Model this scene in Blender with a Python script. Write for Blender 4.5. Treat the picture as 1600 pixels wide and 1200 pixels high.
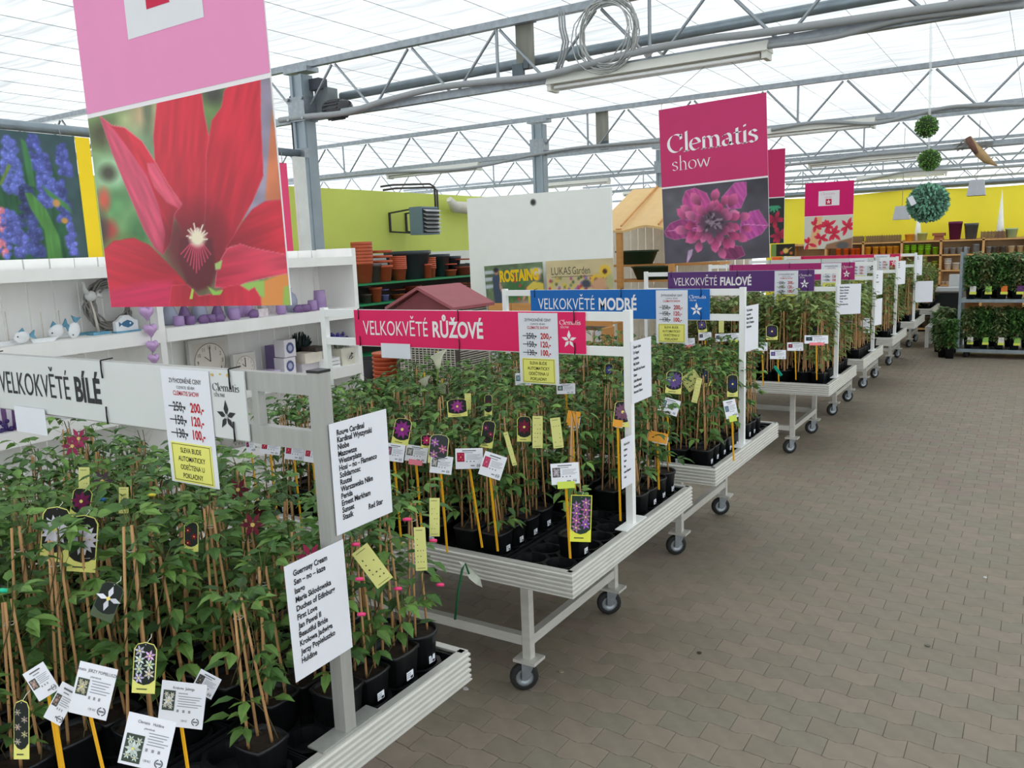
import bpy, math, random
import numpy as np
from mathutils import Vector, Matrix
for o in list(bpy.data.objects): bpy.data.objects.remove(o)
PI=math.pi; rnd=random.Random(7)
SC=bpy.context.scene; COL=SC.collection
# ---------------------------------------------------------------- camera, sky, exposure
FPX=1291.97; CAMH=1.75
PITCH,ROLL,YAW=0.162880621,-0.0386865686,-0.569272771
def _axes():
    cy,sy=math.cos(YAW),math.sin(YAW); cp,sp=math.cos(PITCH),math.sin(PITCH)
    fw=np.array([sy*cp,cy*cp,-sp]); rt=np.array([cy,-sy,0.]); up=np.cross(rt,fw)
    c,s=math.cos(ROLL),math.sin(ROLL)
    return rt*c+up*s, up*c-rt*s, fw
CR,CU,CF=_axes(); CAM=np.array([0,0,CAMH])
cam=bpy.data.cameras.new('camera'); cam.sensor_width=36; cam.lens=FPX/1600*36; cam.clip_start=.05; cam.clip_end=200
camo=bpy.data.objects.new('camera',cam); COL.objects.link(camo)
camo.matrix_world=Matrix(((CR[0],CU[0],-CF[0],0),(CR[1],CU[1],-CF[1],0),(CR[2],CU[2],-CF[2],CAMH),(0,0,0,1)))
SC.camera=camo
W=bpy.data.worlds.new('overcast_sky'); SC.world=W; W.use_nodes=True
bg=W.node_tree.nodes['Background']; bg.inputs[0].default_value=(.93,.975,1.0,1); bg.inputs[1].default_value=1.35
SC.view_settings.view_transform='Standard'; SC.view_settings.look='None'; SC.view_settings.gamma=1
SC.view_settings.use_curve_mapping=False; SC.view_settings.exposure=0.78
SC.cycles.max_bounces=8; SC.cycles.diffuse_bounces=4; SC.cycles.transmission_bounces=6; SC.cycles.transparent_max_bounces=10
# measuring helpers: where a line of sight meets a plane of the hall
def ray(x,y): return CR*(x-800)/FPX-CU*(y-600)/FPX+CF
def atz(x,y,z): d=ray(x,y); return CAM+d*(z-CAMH)/d[2]
def aty(x,y,Y): d=ray(x,y); return CAM+d*Y/d[1]
def atx(x,y,X): d=ray(x,y); return CAM+d*X/d[0]
# ---------------------------------------------------------------- materials
def lin(c):
    return tuple(((v/255)/12.92 if v/255<=.04045 else ((v/255+.055)/1.055)**2.4) for v in c)
MATS={}
def mat(name,col=(200,200,200),rough=.6,metal=0,nscale=8,namt=.08,bump=0,bscale=60,attr=False,emit=0,stretch=None,spec=.4,trans=0,sub=0,coat=0,rand=0,bdist=.002):
    if name in MATS: return MATS[name]
    m=bpy.data.materials.new(name); m.use_nodes=True; MATS[name]=m
    nt=m.node_tree; N=nt.nodes; L=nt.links; b=N['Principled BSDF']
    b.inputs['Roughness'].default_value=rough; b.inputs['Metallic'].default_value=metal
    b.inputs['Specular IOR Level'].default_value=spec
    tc=N.new('ShaderNodeTexCoord'); mp=N.new('ShaderNodeMapping'); L.new(tc.outputs['Object'],mp.inputs[0])
    if stretch: mp.inputs['Scale'].default_value=stretch
    nz=N.new('ShaderNodeTexNoise'); nz.inputs['Scale'].default_value=nscale; nz.inputs['Detail'].default_value=5
    L.new(mp.outputs[0],nz.inputs[0])
    mr=N.new('ShaderNodeMapRange'); mr.inputs[1].default_value=.25; mr.inputs[2].default_value=.75
    mr.inputs[3].default_value=1-namt; mr.inputs[4].default_value=1+namt; L.new(nz.outputs[0],mr.inputs[0])
    mx=N.new('ShaderNodeVectorMath'); mx.operation='SCALE'
    if attr:
        at=N.new('ShaderNodeAttribute'); at.attribute_name='Col'; L.new(at.outputs['Color'],mx.inputs[0])
    else:
        mx.inputs[0].default_value=lin(col)
    L.new(mr.outputs[0],mx.inputs['Scale'])
    out=mx.outputs[0]
    if rand:
        oi=N.new('ShaderNodeObjectInfo'); r2=N.new('ShaderNodeMapRange'); r2.inputs[3].default_value=1-rand; r2.inputs[4].default_value=1+rand
        L.new(oi.outputs['Random'],r2.inputs[0]); m2=N.new('ShaderNodeVectorMath'); m2.operation='SCALE'; L.new(out,m2.inputs[0]); L.new(r2.outputs[0],m2.inputs['Scale']); out=m2.outputs[0]
    L.new(out,b.inputs['Base Color'])
    if emit: L.new(out,b.inputs['Emission Color']); b.inputs['Emission Strength'].default_value=emit
    if bump:
        n2=N.new('ShaderNodeTexNoise'); n2.inputs['Scale'].default_value=bscale; n2.inputs['Detail'].default_value=4; L.new(mp.outputs[0],n2.inputs[0])
        bp=N.new('ShaderNodeBump'); bp.inputs['Strength'].default_value=bump; bp.inputs['Distance'].default_value=bdist; L.new(n2.outputs[0],bp.inputs['Height']); L.new(bp.outputs[0],b.inputs['Normal'])
    if coat: b.inputs['Coat Weight'].default_value=coat; b.inputs['Coat Roughness'].default_value=.15
    if trans:
        tr=N.new('ShaderNodeBsdfTranslucent'); L.new(out,tr.inputs[0]); ms=N.new('ShaderNodeMixShader'); ms.inputs[0].default_value=trans
        L.new(b.outputs[0],ms.inputs[1]); L.new(tr.outputs[0],ms.inputs[2]); L.new(ms.outputs[0],N['Material Output'].inputs[0])
    return m
def glassy(name,col,rough=.15,alpha=.35):
    if name in MATS: return MATS[name]
    m=mat(name,col,rough=rough,namt=.04,spec=.6); N=m.node_tree.nodes; L=m.node_tree.links
    t=N.new('ShaderNodeBsdfTransparent'); t.inputs[0].default_value=(*[min(1,v*1.6+.2) for v in lin(col)],1)
    ms=N.new('ShaderNodeMixShader'); ms.inputs[0].default_value=alpha
    L.new(N['Principled BSDF'].outputs[0],ms.inputs[1]); L.new(t.outputs[0],ms.inputs[2]); L.new(ms.outputs[0],N['Material Output'].inputs[0]); return m
# ---------------------------------------------------------------- mesh builder
ORG={}
class MB:
    def __init__(s): s.v=[]; s.f=[]; s.m=[]; s.c=[]; s.sm=[]
    def add(s,vs,fs,m=0,c=None,smooth=False):
        b=len(s.v); s.v+= [tuple(map(float,p)) for p in vs]
        for f in fs: s.f.append([b+i for i in f]); s.m.append(m); s.c.append(c); s.sm.append(smooth)
        return s
    def box(s,c,d,m=0,rz=0,R=None,col=None,taper=1.0):
        x,y,z=d[0]/2,d[1]/2,d[2]/2
        vs=[(-x,-y,-z),(x,-y,-z),(x,y,-z),(-x,y,-z),(-x*taper,-y*taper,z),(x*taper,-y*taper,z),(x*taper,y*taper,z),(-x*taper,y*taper,z)]
        M=R if R is not None else Matrix.Rotation(rz,3,'Z')
        vs=[tuple(Vector(c)+M@Vector(p)) for p in vs]
        return s.add(vs,[(0,3,2,1),(4,5,6,7),(0,1,5,4),(1,2,6,5),(2,3,7,6),(3,0,4,7)],m,col)
    def bar(s,p,q,w,h=None,m=0,up=(0,0,1),col=None):
        p=Vector(p);q=Vector(q); d=(q-p); L=d.length; d.normalize(); u=Vector(up)
        if abs(d.dot(u))>.98: u=Vector((0,1,0))
        a=d.cross(u).normalized(); b=a.cross(d).normalized(); R=Matrix((a,d,b)).transposed()
        return s.box((p+q)/2,(w,L,h or w),m,R=R,col=col)
    def tube(s,pts,r,n=8,m=0,col=None,cap=True,smooth=True):
        pts=[Vector(p) for p in pts]; k=len(pts); rs=r if hasattr(r,'__len__') else [r]*k
        vs=[]; a=None
        for i,p in enumerate(pts):
            d=(pts[min(i+1,k-1)]-pts[max(i-1,0)]).normalized()
            if a is None:
                a=d.cross(Vector((0,0,1)) if abs(d.z)<.9 else Vector((1,0,0))).normalized()
            else: a=(a-d*a.dot(d)).normalized()
            b=d.cross(a)
            for j in range(n):
                t=2*PI*j/n; vs.append(p+(a*math.cos(t)+b*math.sin(t))*rs[i])
        fs=[(i*n+j,i*n+(j+1)%n,(i+1)*n+(j+1)%n,(i+1)*n+j) for i in range(k-1) for j in range(n)]
        s.add(vs,fs,m,col,smooth)
        if cap: 
            b=len(s.v)-len(vs); s.f.append([b+j for j in range(n)][::-1]); s.m.append(m); s.c.append(col); s.sm.append(False)
            s.f.append([b+(k-1)*n+j for j in range(n)]); s.m.append(m); s.c.append(col); s.sm.append(False)
        return s
    def lathe(s,prof,c=(0,0,0),n=16,m=0,axis='z',sx=1,sy=1,col=None,smooth=True,rot=0,sq=0):
        vs=[]
        for r,h in prof:
            for j in range(n):
                t=2*PI*j/n+rot; k=1
                if sq: k=1/max(abs(math.cos(t)),abs(math.sin(t)))**sq
                x,y=r*k*math.cos(t)*sx,r*k*math.sin(t)*sy
                v=(x,y,h) if axis=='z' else ((h,x,y) if axis=='x' else (x,h,y))
                vs.append((c[0]+v[0],c[1]+v[1],c[2]+v[2]))
        k=len(prof)
        fs=[(i*n+j,i*n+(j+1)%n,(i+1)*n+(j+1)%n,(i+1)*n+j) for i in range(k-1) for j in range(n)]
        s.add(vs,fs,m,col,smooth)
        b=len(s.v)-len(vs)
        for ring,fl in ((0,1),(k-1,0)):
            if prof[ring][0]>1e-4:
                f=[b+ring*n+j for j in range(n)]; s.f.append(f[::-1] if fl else f); s.m.append(m); s.c.append(col); s.sm.append(False)
        return s
    def ball(s,c,r,n=8,k=5,m=0,sx=1,sy=1,sz=1,col=None):
        prof=[(r*math.sin(PI*i/k),-r*math.cos(PI*i/k)*sz) for i in range(k+1)]
        prof=[(max(a,1e-5),b) for a,b in prof]
        return s.lathe(prof,c,n,m,sx=sx,sy=sy,col=col)
    def prism(s,poly,z0,z1,F=None,m=0,col=None):
        n=len(poly); vs=[(x,y,z0) for x,y in poly]+[(x,y,z1) for x,y in poly]
        if F: vs=[F.p(*v) for v in vs]
        return s.add(vs,[tuple(range(n))[::-1],tuple(range(n,2*n))]+[(i,(i+1)%n,n+(i+1)%n,n+i) for i in range(n)],m,col)
    def merge(s,o,T=None,m=None,col=None):
        vs=[tuple(T@Vector(p)) for p in o.v] if T is not None else o.v
        b=len(s.v); s.v+=vs; s.f+=[[b+i for i in f] for f in o.f]; s.m+=([m]*len(o.f) if m is not None else o.m); s.c+=([col]*len(o.f) if col else o.c); s.sm+=o.sm
        return s
    def mesh(s,name,mats):
        me=bpy.data.meshes.new(name); me.from_pydata(s.v,[],s.f)
        for mm in (mats if isinstance(mats,(list,tuple)) else [mats]): me.materials.append(mm)
        me.polygons.foreach_set('material_index',s.m); me.polygons.foreach_set('use_smooth',s.sm)
        if any(c is not None for c in s.c):
            ca=me.color_attributes.new('Col','FLOAT_COLOR','CORNER'); buf=[]
            for f,c in zip(s.f,s.c):
                cc=lin(c) if c is not None else (.5,.5,.5); buf+= [cc[0],cc[1],cc[2],1]*len(f)
            ca.data.foreach_set('color',buf)
        me.update(); return me
    def build(s,name,mats,parent=None,loc=None,world=True):
        """one mesh object; vertices are given in world space unless world=False"""
        if parent is not None:
            org=ORG[parent.name]; loc=None
        else: org=Vector(loc if loc is not None else (0,0,0))
        if world and org.length>0: s.v=[(a-org.x,b-org.y,c-org.z) for a,b,c in s.v]
        o=bpy.data.objects.new(name,s.mesh(name,mats)); COL.objects.link(o)
        if parent is not None: o.parent=parent
        else: o.location=org
        ORG[o.name]=org
        return o
def tag(o,label=None,cat=None,group=None,kind=None):
    if label: o['label']=label
    if cat: o['category']=cat
    if group: o['group']=group
    if kind: o['kind']=kind
    return o
def thing(name,label,cat,loc=(0,0,0),group=None,rz=0):
    o=bpy.data.objects.new(name,None); COL.objects.link(o); o.location=loc; o.empty_display_size=.05; ORG[o.name]=Vector(loc)
    if rz: o.rotation_euler=(0,0,rz)
    return tag(o,label,cat,group)
def inst(name,me,parent,loc=(0,0,0),rot=(0,0,0),sc=1):
    o=bpy.data.objects.new(name,me); COL.objects.link(o); o.parent=parent; o.location=loc; o.rotation_euler=rot
    if sc!=1: o.scale=(sc,sc,sc) if not hasattr(sc,'__len__') else sc
    ORG[o.name]=Vector((0,0,0)); return o
def copy_tree(o,loc,rz=0,label=None,group=None):
    c=o.copy(); COL.objects.link(c); c.location=loc; c.rotation_euler=(0,0,rz); ORG[c.name]=Vector(loc)
    if label: c['label']=label
    if group: c['group']=group
    for ch in o.children:
        d=ch.copy(); COL.objects.link(d); d.parent=c
        for g in ch.children:
            e=g.copy(); COL.objects.link(e); e.parent=d
    return c
class Fr:
    """a flat frame: origin o, unit X to the right, Y up, N out of the sheet"""
    def __init__(s,o,X,Y):
        s.o=Vector(o); s.X=Vector(X).normalized(); s.N=s.X.cross(Vector(Y)).normalized(); s.Y=s.N.cross(s.X).normalized()
    def p(s,u,v,d=0): return tuple(s.o+s.X*u+s.Y*v+s.N*d)
FRONT=((1,0,0),(0,0,1)); AISLE=((0,1,0),(0,0,1))
def sheet(mb,F,w,h,t=.001,m=0,col=None,u=0,v=0,d=0): return mb.prism([(u,v),(u+w,v),(u+w,v+h),(u,v+h)],d,d+t,F,m,col)
def quad(mb,F,u,v,w,h,d,col,m=0): return mb.add([F.p(u,v,d),F.p(u+w,v,d),F.p(u+w,v+h,d),F.p(u,v+h,d)],[(0,1,2,3)],m,col)
_tc={}
def text(mb,F,s,u,v,size,d=.0006,col=(20,20,20),m=0,align='l',xs=1.0,bold=0):
    key=(s,bold)
    if key not in _tc:
        cu=bpy.data.curves.new('t','FONT'); cu.body=s; cu.size=1; cu.resolution_u=4 if s.isupper() and len(s)>3 else 2; cu.offset=bold
        ob=bpy.data.objects.new('t',cu); COL.objects.link(ob)
        dg=bpy.context.evaluated_depsgraph_get(); me=bpy.data.meshes.new_from_object(ob.evaluated_get(dg))
        V=[(p.co.x,p.co.y) for p in me.vertices]; P=[tuple(p.vertices) for p in me.polygons]
        bpy.data.objects.remove(ob); bpy.data.curves.remove(cu); bpy.data.meshes.remove(me)
        _tc[key]=(V,P)
    V,P=_tc[key]
    if not V: return 0
    x0=min(p[0] for p in V); x1=max(p[0] for p in V); w=(x1-x0)*size*xs
    off={'l':0,'c':-w/2,'r':-w}[align]
    mb.add([F.p(u+off+(x-x0)*size*xs,v+y*size,d) for x,y in V],P,m,col)
    return w
# broad-nib serif lettering for the show's name
def arc(cx,cy,rx,ry,a0,a1,n=14): return [(cx+rx*math.cos(math.radians(a0+(a1-a0)*i/n)),cy+ry*math.sin(math.radians(a0+(a1-a0)*i/n))) for i in range(n+1)]
GL={'C':(1.45,[arc(.78,.75,.66,.72,48,318,22),[(1.22,1.42),(1.24,1.05)],[(1.26,.36),(1.2,.2)]]),
'l':(.5,[[(.25,0),(.25,1.62)],[(.05,.03),(.45,.03)],[(.08,1.55),(.27,1.62)]]),
'e':(1.0,[[(.14,.5),(.8,.56)],arc(.5,.5,.4,.48,8,310,20)]),
'm':(1.75,[[(.25,0),(.25,1.0)],[(.08,.93),(.27,1.0)],arc(.55,.62,.3,.36,150,0,8)+[(.86,0)],arc(1.16,.62,.3,.36,150,0,8)+[(1.47,0)],[(.08,.03),(.42,.03)],[(.7,.03),(1.03,.03)],[(1.3,.03),(1.66,.03)]]),
'a':(1.0,[arc(.45,.62,.28,.36,150,0,8)+[(.74,.12),(.92,.04)],arc(.42,.3,.3,.27,60,360,14),[(.16,.78),(.2,.86)]]),
't':(.66,[[(.28,1.3),(.28,.2),(.4,.03),(.6,.06)],[(.04,.95),(.58,.95)]]),
'i':(.5,[[(.25,0),(.25,1.0)],[(.08,.93),(.27,1.0)],[(.07,.03),(.43,.03)],[(.25,1.32),(.25,1.46)]]),
's':(.82,[[(.66,.82)]+arc(.4,.74,.25,.24,40,200,8)+arc(.42,.27,.27,.25,60,-150,10)+[(.12,.14)]]),
'h':(1.1,[[(.25,0),(.25,1.62)],[(.08,1.55),(.27,1.62)],arc(.55,.62,.3,.36,150,0,8)+[(.86,0)],[(.08,.03),(.42,.03)],[(.7,.03),(1.03,.03)]]),
'o':(1.08,[arc(.53,.5,.42,.47,0,360,22)]),
'w':(1.5,[[(.06,.98),(.42,.04),(.76,.96),(1.1,.04),(1.42,.98)],[(-.02,.97),(.22,.97)],[(1.3,.97),(1.54,.97)]]),' ':(.5,[])}
def nib(mb,F,s,u,v,xh,d=.0006,col=(255,255,255),w=.24,m=0):
    nx,ny=w/2*math.cos(.35),w/2*math.sin(.35)
    for ch in s:
        adv,st=GL[ch]
        for pl in st:
            for (ax,ay),(bx,by) in zip(pl,pl[1:]):
                cr=(bx-ax)*ny-(by-ay)*nx
                q=[(ax-nx,ay-ny),(ax+nx,ay+ny),(bx+nx,by+ny),(bx-nx,by-ny)]
                if cr>0: q=q[::-1]
                mb.add([F.p(u+x*xh,v+y*xh,d) for x,y in q],[(0,1,2,3)],m,col)
        u+=adv*xh*1.0
    return u
def star(mb,F,cu,cv,r,col,d=.0006,m=0,k=5,rot=90,wd=.42):
    for i in range(k):
        a=math.radians(rot+360/k*i); L=r*(1.1 if i==0 else .95)
        p=[(0,0),(.5*L*math.cos(a+.42),.5*L*math.sin(a+.42)),(L*math.cos(a),L*math.sin(a)),(.5*L*math.cos(a-.42),.5*L*math.sin(a-.42))]
        mb.add([F.p(cu+x,cv+y,d) for x,y in p],[(0,3,2,1)[::-1]],m,col)
# ---------------------------------------------------------------- flat printed pictures (fine colour grids)
class Pic:
    def __init__(s,w,h,nx,ny,bg,corners=None):
        s.w,s.h,s.nx,s.ny=w,h,nx,ny
        U,V=np.meshgrid(np.linspace(0,1,nx),np.linspace(0,1,ny)); s.U,s.V=U,V
        if corners:   # author in a photo-like quadrilateral TL,TR,BR,BL
            src=[(0,1),(1,1),(1,0),(0,0)]; A=[];B=[]
            for (x,y),(X,Y) in zip(src,corners):
                A.append([x,y,1,0,0,0,-X*x,-X*y]); B.append(X); A.append([0,0,0,x,y,1,-Y*x,-Y*y]); B.append(Y)
            h8=np.linalg.solve(np.array(A,float),np.array(B,float)); dn=h8[6]*U+h8[7]*V+1
            s.X=(h8[0]*U+h8[1]*V+h8[2])/dn; s.Y=(h8[3]*U+h8[4]*V+h8[5])/dn
        else: s.X=U*w*1000; s.Y=(1-V)*h*1000
        s.C=np.zeros(U.shape+(3,))+np.array(bg,float); s.rg=np.random.default_rng(3)
    def noise(s,sc,seed=0):
        r=np.random.default_rng(seed); G=r.random((64,64)); x=(s.X/sc)%63; y=(s.Y/sc)%63
        i=x.astype(int);j=y.astype(int);fx=x-i;fy=y-j; fx=fx*fx*(3-2*fx);fy=fy*fy*(3-2*fy)
        return G[j,i]*(1-fx)*(1-fy)+G[j,i+1]*fx*(1-fy)+G[j+1,i]*(1-fx)*fy+G[j+1,i+1]*fx*fy
    def mask(s,poly,soft=3):
        P=np.array(poly,float); ins=np.zeros(s.X.shape,bool); D=np.full(s.X.shape,1e9)
        for (x1,y1),(x2,y2) in zip(P,np.roll(P,-1,0)):
            c=((y1>s.Y)!=(y2>s.Y))&(s.X<(x2-x1)*(s.Y-y1)/((y2-y1) if y2!=y1 else 1e-9)+x1); ins^=c
            dx,dy=x2-x1,y2-y1; t=np.clip(((s.X-x1)*dx+(s.Y-y1)*dy)/(dx*dx+dy*dy+1e-9),0,1)
            D=np.minimum(D,np.hypot(s.X-x1-t*dx,s.Y-y1-t*dy))
        return np.clip(.5+np.where(ins,D,-D)/soft,0,1)
    def put(s,m,col):
        col=np.asarray(col,float); s.C=s.C*(1-m[...,None])+col*m[...,None] if col.ndim==1 else s.C*(1-m[...,None])+col*m[...,None]
    def poly(s,poly,col,soft=3,shade=None,veins=0,vdir=(0,1),vs=12,seed=1,edge=None):
        m=s.mask(poly,soft); c=np.zeros(s.C.shape)+np.array(col,float)
        if shade is not None:   # second colour towards a point
            (px,py,rad),c2=shade; t=np.clip(1-np.hypot(s.X-px,s.Y-py)/rad,0,1)[...,None]; c=c*(1-t)+np.array(c2,float)*t
        if veins:
            L=math.hypot(*vdir); a=(s.X*vdir[1]-s.Y*vdir[0])/L; b=(s.X*vdir[0]+s.Y*vdir[1])/L
            X0,Y0=s.X,s.Y; s.X,s.Y=a,b/8; n=s.noise(vs,seed); s.X,s.Y=X0,Y0
            c=c*(1+veins*(n-.5))[...,None]
        s.put(m,c)
        if edge is not None:
            m2=np.clip(1-np.abs(s.mask(poly,soft*4)-.5)*4,0,1); s.put(m2*.6*(m>0.1),np.array(edge,float))
    def blob(s,x,y,rx,ry,col,soft=.3,rot=0,a=1):
        c,n=math.cos(rot),math.sin(rot); dx,dy=s.X-x,s.Y-y; r=np.hypot((dx*c+dy*n)/rx,(-dx*n+dy*c)/ry)
        s.put(np.clip((1-r)/soft+.5,0,1)*a,col)
    def line(s,p,q,w,col,soft=1.5):
        dx,dy=q[0]-p[0],q[1]-p[1]; t=np.clip(((s.X-p[0])*dx+(s.Y-p[1])*dy)/(dx*dx+dy*dy+1e-9),0,1)
        D=np.hypot(s.X-p[0]-t*dx,s.Y-p[1]-t*dy); s.put(np.clip((w/2-D)/soft+.5,0,1),col)
    def petal(s,x,y,a,L,w,col,c2=None,soft=2):
        ax,ay=math.cos(a),math.sin(a); pts=[]
        for t,k in ((0,.12),(.25,.75),(.5,1),(.75,.8),(1,0),(.75,-.8),(.5,-1),(.25,-.75),(0,-.12)): pts.append((x+ax*L*t-ay*w*k/2,y+ay*L*t+ax*w*k/2))
        s.poly(pts,col,soft,shade=((x,y,L*.8),c2) if c2 else None)
    def grain(s,amt,sc,seed=5): s.C*= (1+amt*(s.noise(sc,seed)-.5))[...,None]
    def build(s,name,F,parent,material,u=0,v=0,d=.0006,gain=1.0):
        n=s.nx; P=np.array(F.o)[None,None]+s.U[...,None]*s.w*np.array(F.X)+s.V[...,None]*s.h*np.array(F.Y)+np.array(F.N)*d+np.array(F.X)*u+np.array(F.Y)*v
        org=np.array(ORG[parent.name]); P=(P-org).reshape(-1,3); ny=s.ny
        me=bpy.data.meshes.new(name); I=np.arange(n*ny).reshape(ny,n)
        q=np.stack([I[:-1,:-1],I[:-1,1:],I[1:,1:],I[1:,:-1]],-1).reshape(-1,4)
        me.from_pydata(P.tolist(),[],q.tolist()); me.materials.append(material)
        c=np.clip(s.C/255,0,1); c=np.where(c<=.04045,c/12.92,((c+.055)/1.055)**2.4)*gain
        ca=me.color_attributes.new('Col','FLOAT_COLOR','POINT'); ca.data.foreach_set('color',np.concatenate([c,np.ones(c.shape[:2]+(1,))],-1).ravel())
        o=bpy.data.objects.new(name,me); COL.objects.link(o); o.parent=parent; ORG[o.name]=ORG[parent.name]; return o
PRINT=mat('printed_sheet',attr=True,rough=.45,namt=.02,spec=.35)
INK=mat('ink',attr=True,rough=.6,namt=.02,spec=.2)
PAPER=mat('white_paper',(236,238,246),rough=.55,namt=.015,trans=.08)
YPAPER=mat('yellow_paper',(236,232,120),rough=.55,namt=.02)
GALV=mat('galvanised_steel',(150,157,163),rough=.42,metal=.75,nscale=25,namt=.18,bump=.1)
GALV2=mat('galvanised_pipe',(140,152,160),rough=.4,metal=.6,nscale=12,namt=.15)
ALU=mat('mill_aluminium',(205,204,198),rough=.45,metal=.35,nscale=9,namt=.08,stretch=(1,1,6))
WHITE=mat('white_paint',(240,241,240),rough=.45,nscale=5,namt=.03)
WOODW=mat('whitewashed_board',(244,243,240),rough=.55,nscale=6,namt=.05,stretch=(1,1,.15),bump=.15,bscale=30)
BLACKP=mat('black_plastic',(24,26,29),rough=.42,nscale=20,namt=.15,bump=.1)
SOIL=mat('potting_soil',(46,36,28),rough=.95,nscale=80,namt=.5,bump=.8,bscale=150)
BAMBOO=mat('bamboo_cane',(190,146,98),rough=.55,nscale=30,namt=.2,stretch=(1,1,.3),rand=.12)
LEAF=mat('clematis_leaf',attr=True,rough=.5,namt=.15,nscale=30,trans=.22,spec=.35)
YSTICK=mat('yellow_plastic',(238,176,28),rough=.4,namt=.03)
# ================================================================ THE HALL
SAND=mat('joint_sand',(117,109,95),rough=.95,nscale=40,namt=.2)
PAV=mat('concrete_paver',attr=True,rough=.62,nscale=14,namt=.13,bump=.35,bscale=260,spec=.45,bdist=.001)
floor=MB().box((-2,8,-.0535),(22,36,.1)).build('floor',SAND); tag(floor,kind='structure')
def wv(x): return .0075*math.sin(2*PI*x/.16)+.0032*math.sin(4*PI*x/.16+.6)
PVC=[(134,124,108),(130,121,106),(137,126,112),(130,123,108),(138,126,112),(133,124,110),(129,120,105),(135,126,111)]
def paver(mb,x0,y0,near,col,ox=0,oy=0):
    n=8 if near else 4; g=.0009; w=.16; h=.109
    xs=[x0+g+(w-2*g)*i/(n-1) for i in range(n)]
    lo=[(x,y0+wv(x)+g) for x in xs]; hi=[(x,y0+h+wv(x)-g) for x in xs][::-1]
    ring=lo+hi; cx,cy=x0+w/2,y0+h/2; k=len(ring)
    def ins(p,e): return (p[0]+(e if p[0]<cx else -e),p[1]+(e if p[1]<cy else -e))
    vs=[(*ins(p,.0016),0) for p in ring]+[(p[0],p[1],-.0013) for p in ring]
    fs=[tuple(range(k))]+[(k+i,k+(i+1)%k,(i+1)%k,i) for i in range(k)]
    if near: vs+=[(p[0],p[1],-.012) for p in ring]; fs+=[(2*k+i,2*k+(i+1)%k,k+(i+1)%k,k+i) for i in range(k)]
    mb.add([(a-ox,b-oy,c) for a,b,c in vs],fs,0,col)
pv=[]
for j in range(3,160):
    y=j*.109-.01
    for i in range(-36,26):
        x=i*.16+(.08 if j%2 else 0)+.02
        if y>10 and x<-3.4: continue
        v=Vector((x+.08,y+.05,-CAMH)); dz=v.dot(Vector(CF))
        if dz<.3: continue
        px=800+FPX*v.dot(Vector(CR))/dz; py=600-FPX*v.dot(Vector(CU))/dz
        if px<-500 or px>2100 or py>1650: continue
        vis=(0<px<1600 and py<1200 and x>-1.75)
        pv.append((dz if vis else 50+dz,i,j,x,y))
pv.sort(); PM={}; big=MB()
for n,(dz,i,j,x,y) in enumerate(pv):
    c=PVC[rnd.randrange(8)]; 
    if rnd.random()<.12: c=(134,119,108)
    if n<300:
        key=(j%2,rnd.randrange(6))
        if key not in PM:
            mb=MB(); xx=(.08 if j%2 else 0)+.02; paver(mb,xx,0,True,PVC[key[1]],xx,0); PM[key]=mb.mesh('paver',PAV)
        inst('paver',PM[key],floor,(x,y,.0))
    else: paver(big,x,y,dz<57 or dz<7,c)
tag(big.build('paving',PAV,floor),kind='stuff')
# ---- translucent ceiling screen under the glass
m=bpy.data.materials.new('woven_screen'); m.use_nodes=True; nt=m.node_tree; N=nt.nodes; L=nt.links; N.remove(N['Principled BSDF'])
tc=N.new('ShaderNodeTexCoord'); 
def nzs(scale,st,det=4):
    mp=N.new('ShaderNodeMapping'); mp.inputs['Scale'].default_value=st; L.new(tc.outputs['Object'],mp.inputs[0])
    z=N.new('ShaderNodeTexNoise'); z.inputs['Scale'].default_value=scale; z.inputs['Detail'].default_value=det; L.new(mp.outputs[0],z.inputs[0]); return z
a=nzs(3,(.35,6,1),6); b2=nzs(.9,(.6,.8,1),3); c2=nzs(24,(.05,1,1),2)
def mrange(i,lo,hi,a0=.3,a1=.7):
    r=N.new('ShaderNodeMapRange'); r.inputs[1].default_value=a0; r.inputs[2].default_value=a1; r.inputs[3].default_value=lo; r.inputs[4].default_value=hi; L.new(i,r.inputs[0]); return r.outputs[0]
def mul(p,q):
    z=N.new('ShaderNodeMath'); z.operation='MULTIPLY'; L.new(p,z.inputs[0]); L.new(q,z.inputs[1]); return z.outputs[0]
k=mul(mul(mrange(a.outputs[0],.62,1.02),mrange(b2.outputs[0],.82,1.02)),mrange(c2.outputs[0],.9,1))
cc=N.new('ShaderNodeVectorMath'); cc.operation='SCALE'; cc.inputs[0].default_value=(.735,.75,.752); L.new(k,cc.inputs['Scale'])
tl=N.new('ShaderNodeBsdfTranslucent'); L.new(cc.outputs[0],tl.inputs[0])
tp=N.new('ShaderNodeBsdfTransparent'); L.new(cc.outputs[0],tp.inputs[0])
df=N.new('ShaderNodeBsdfDiffuse'); df.inputs[0].default_value=(.8,.8,.8,1)
m1=N.new('ShaderNodeMixShader'); m1.inputs[0].default_value=.45; L.new(tl.outputs[0],m1.inputs[1]); L.new(tp.outputs[0],m1.inputs[2])
m2=N.new('ShaderNodeMixShader'); m2.inputs[0].default_value=.12; L.new(m1.outputs[0],m2.inputs[1]); L.new(df.outputs[0],m2.inputs[2]); L.new(m2.outputs[0],N['Material Output'].inputs[0])
SCREEN=m
nx,ny=130,110; x0,x1,y0,y1=-16,7,-6,27
vs=[];fs=[]
for j in range(ny+1):
    for i in range(nx+1):
        x=x0+(x1-x0)*i/nx; y=y0+(y1-y0)*j/ny
        vs.append((x,y,3.39-.012*abs(math.sin(PI*(x+.3)/.5))+.006*math.sin(y*3.1+x)+.004*math.sin(x*7+y*9)))
for j in range(ny):
    for i in range(nx): a=j*(nx+1)+i; fs.append((a,a+nx+1,a+nx+2,a+1))
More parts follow.
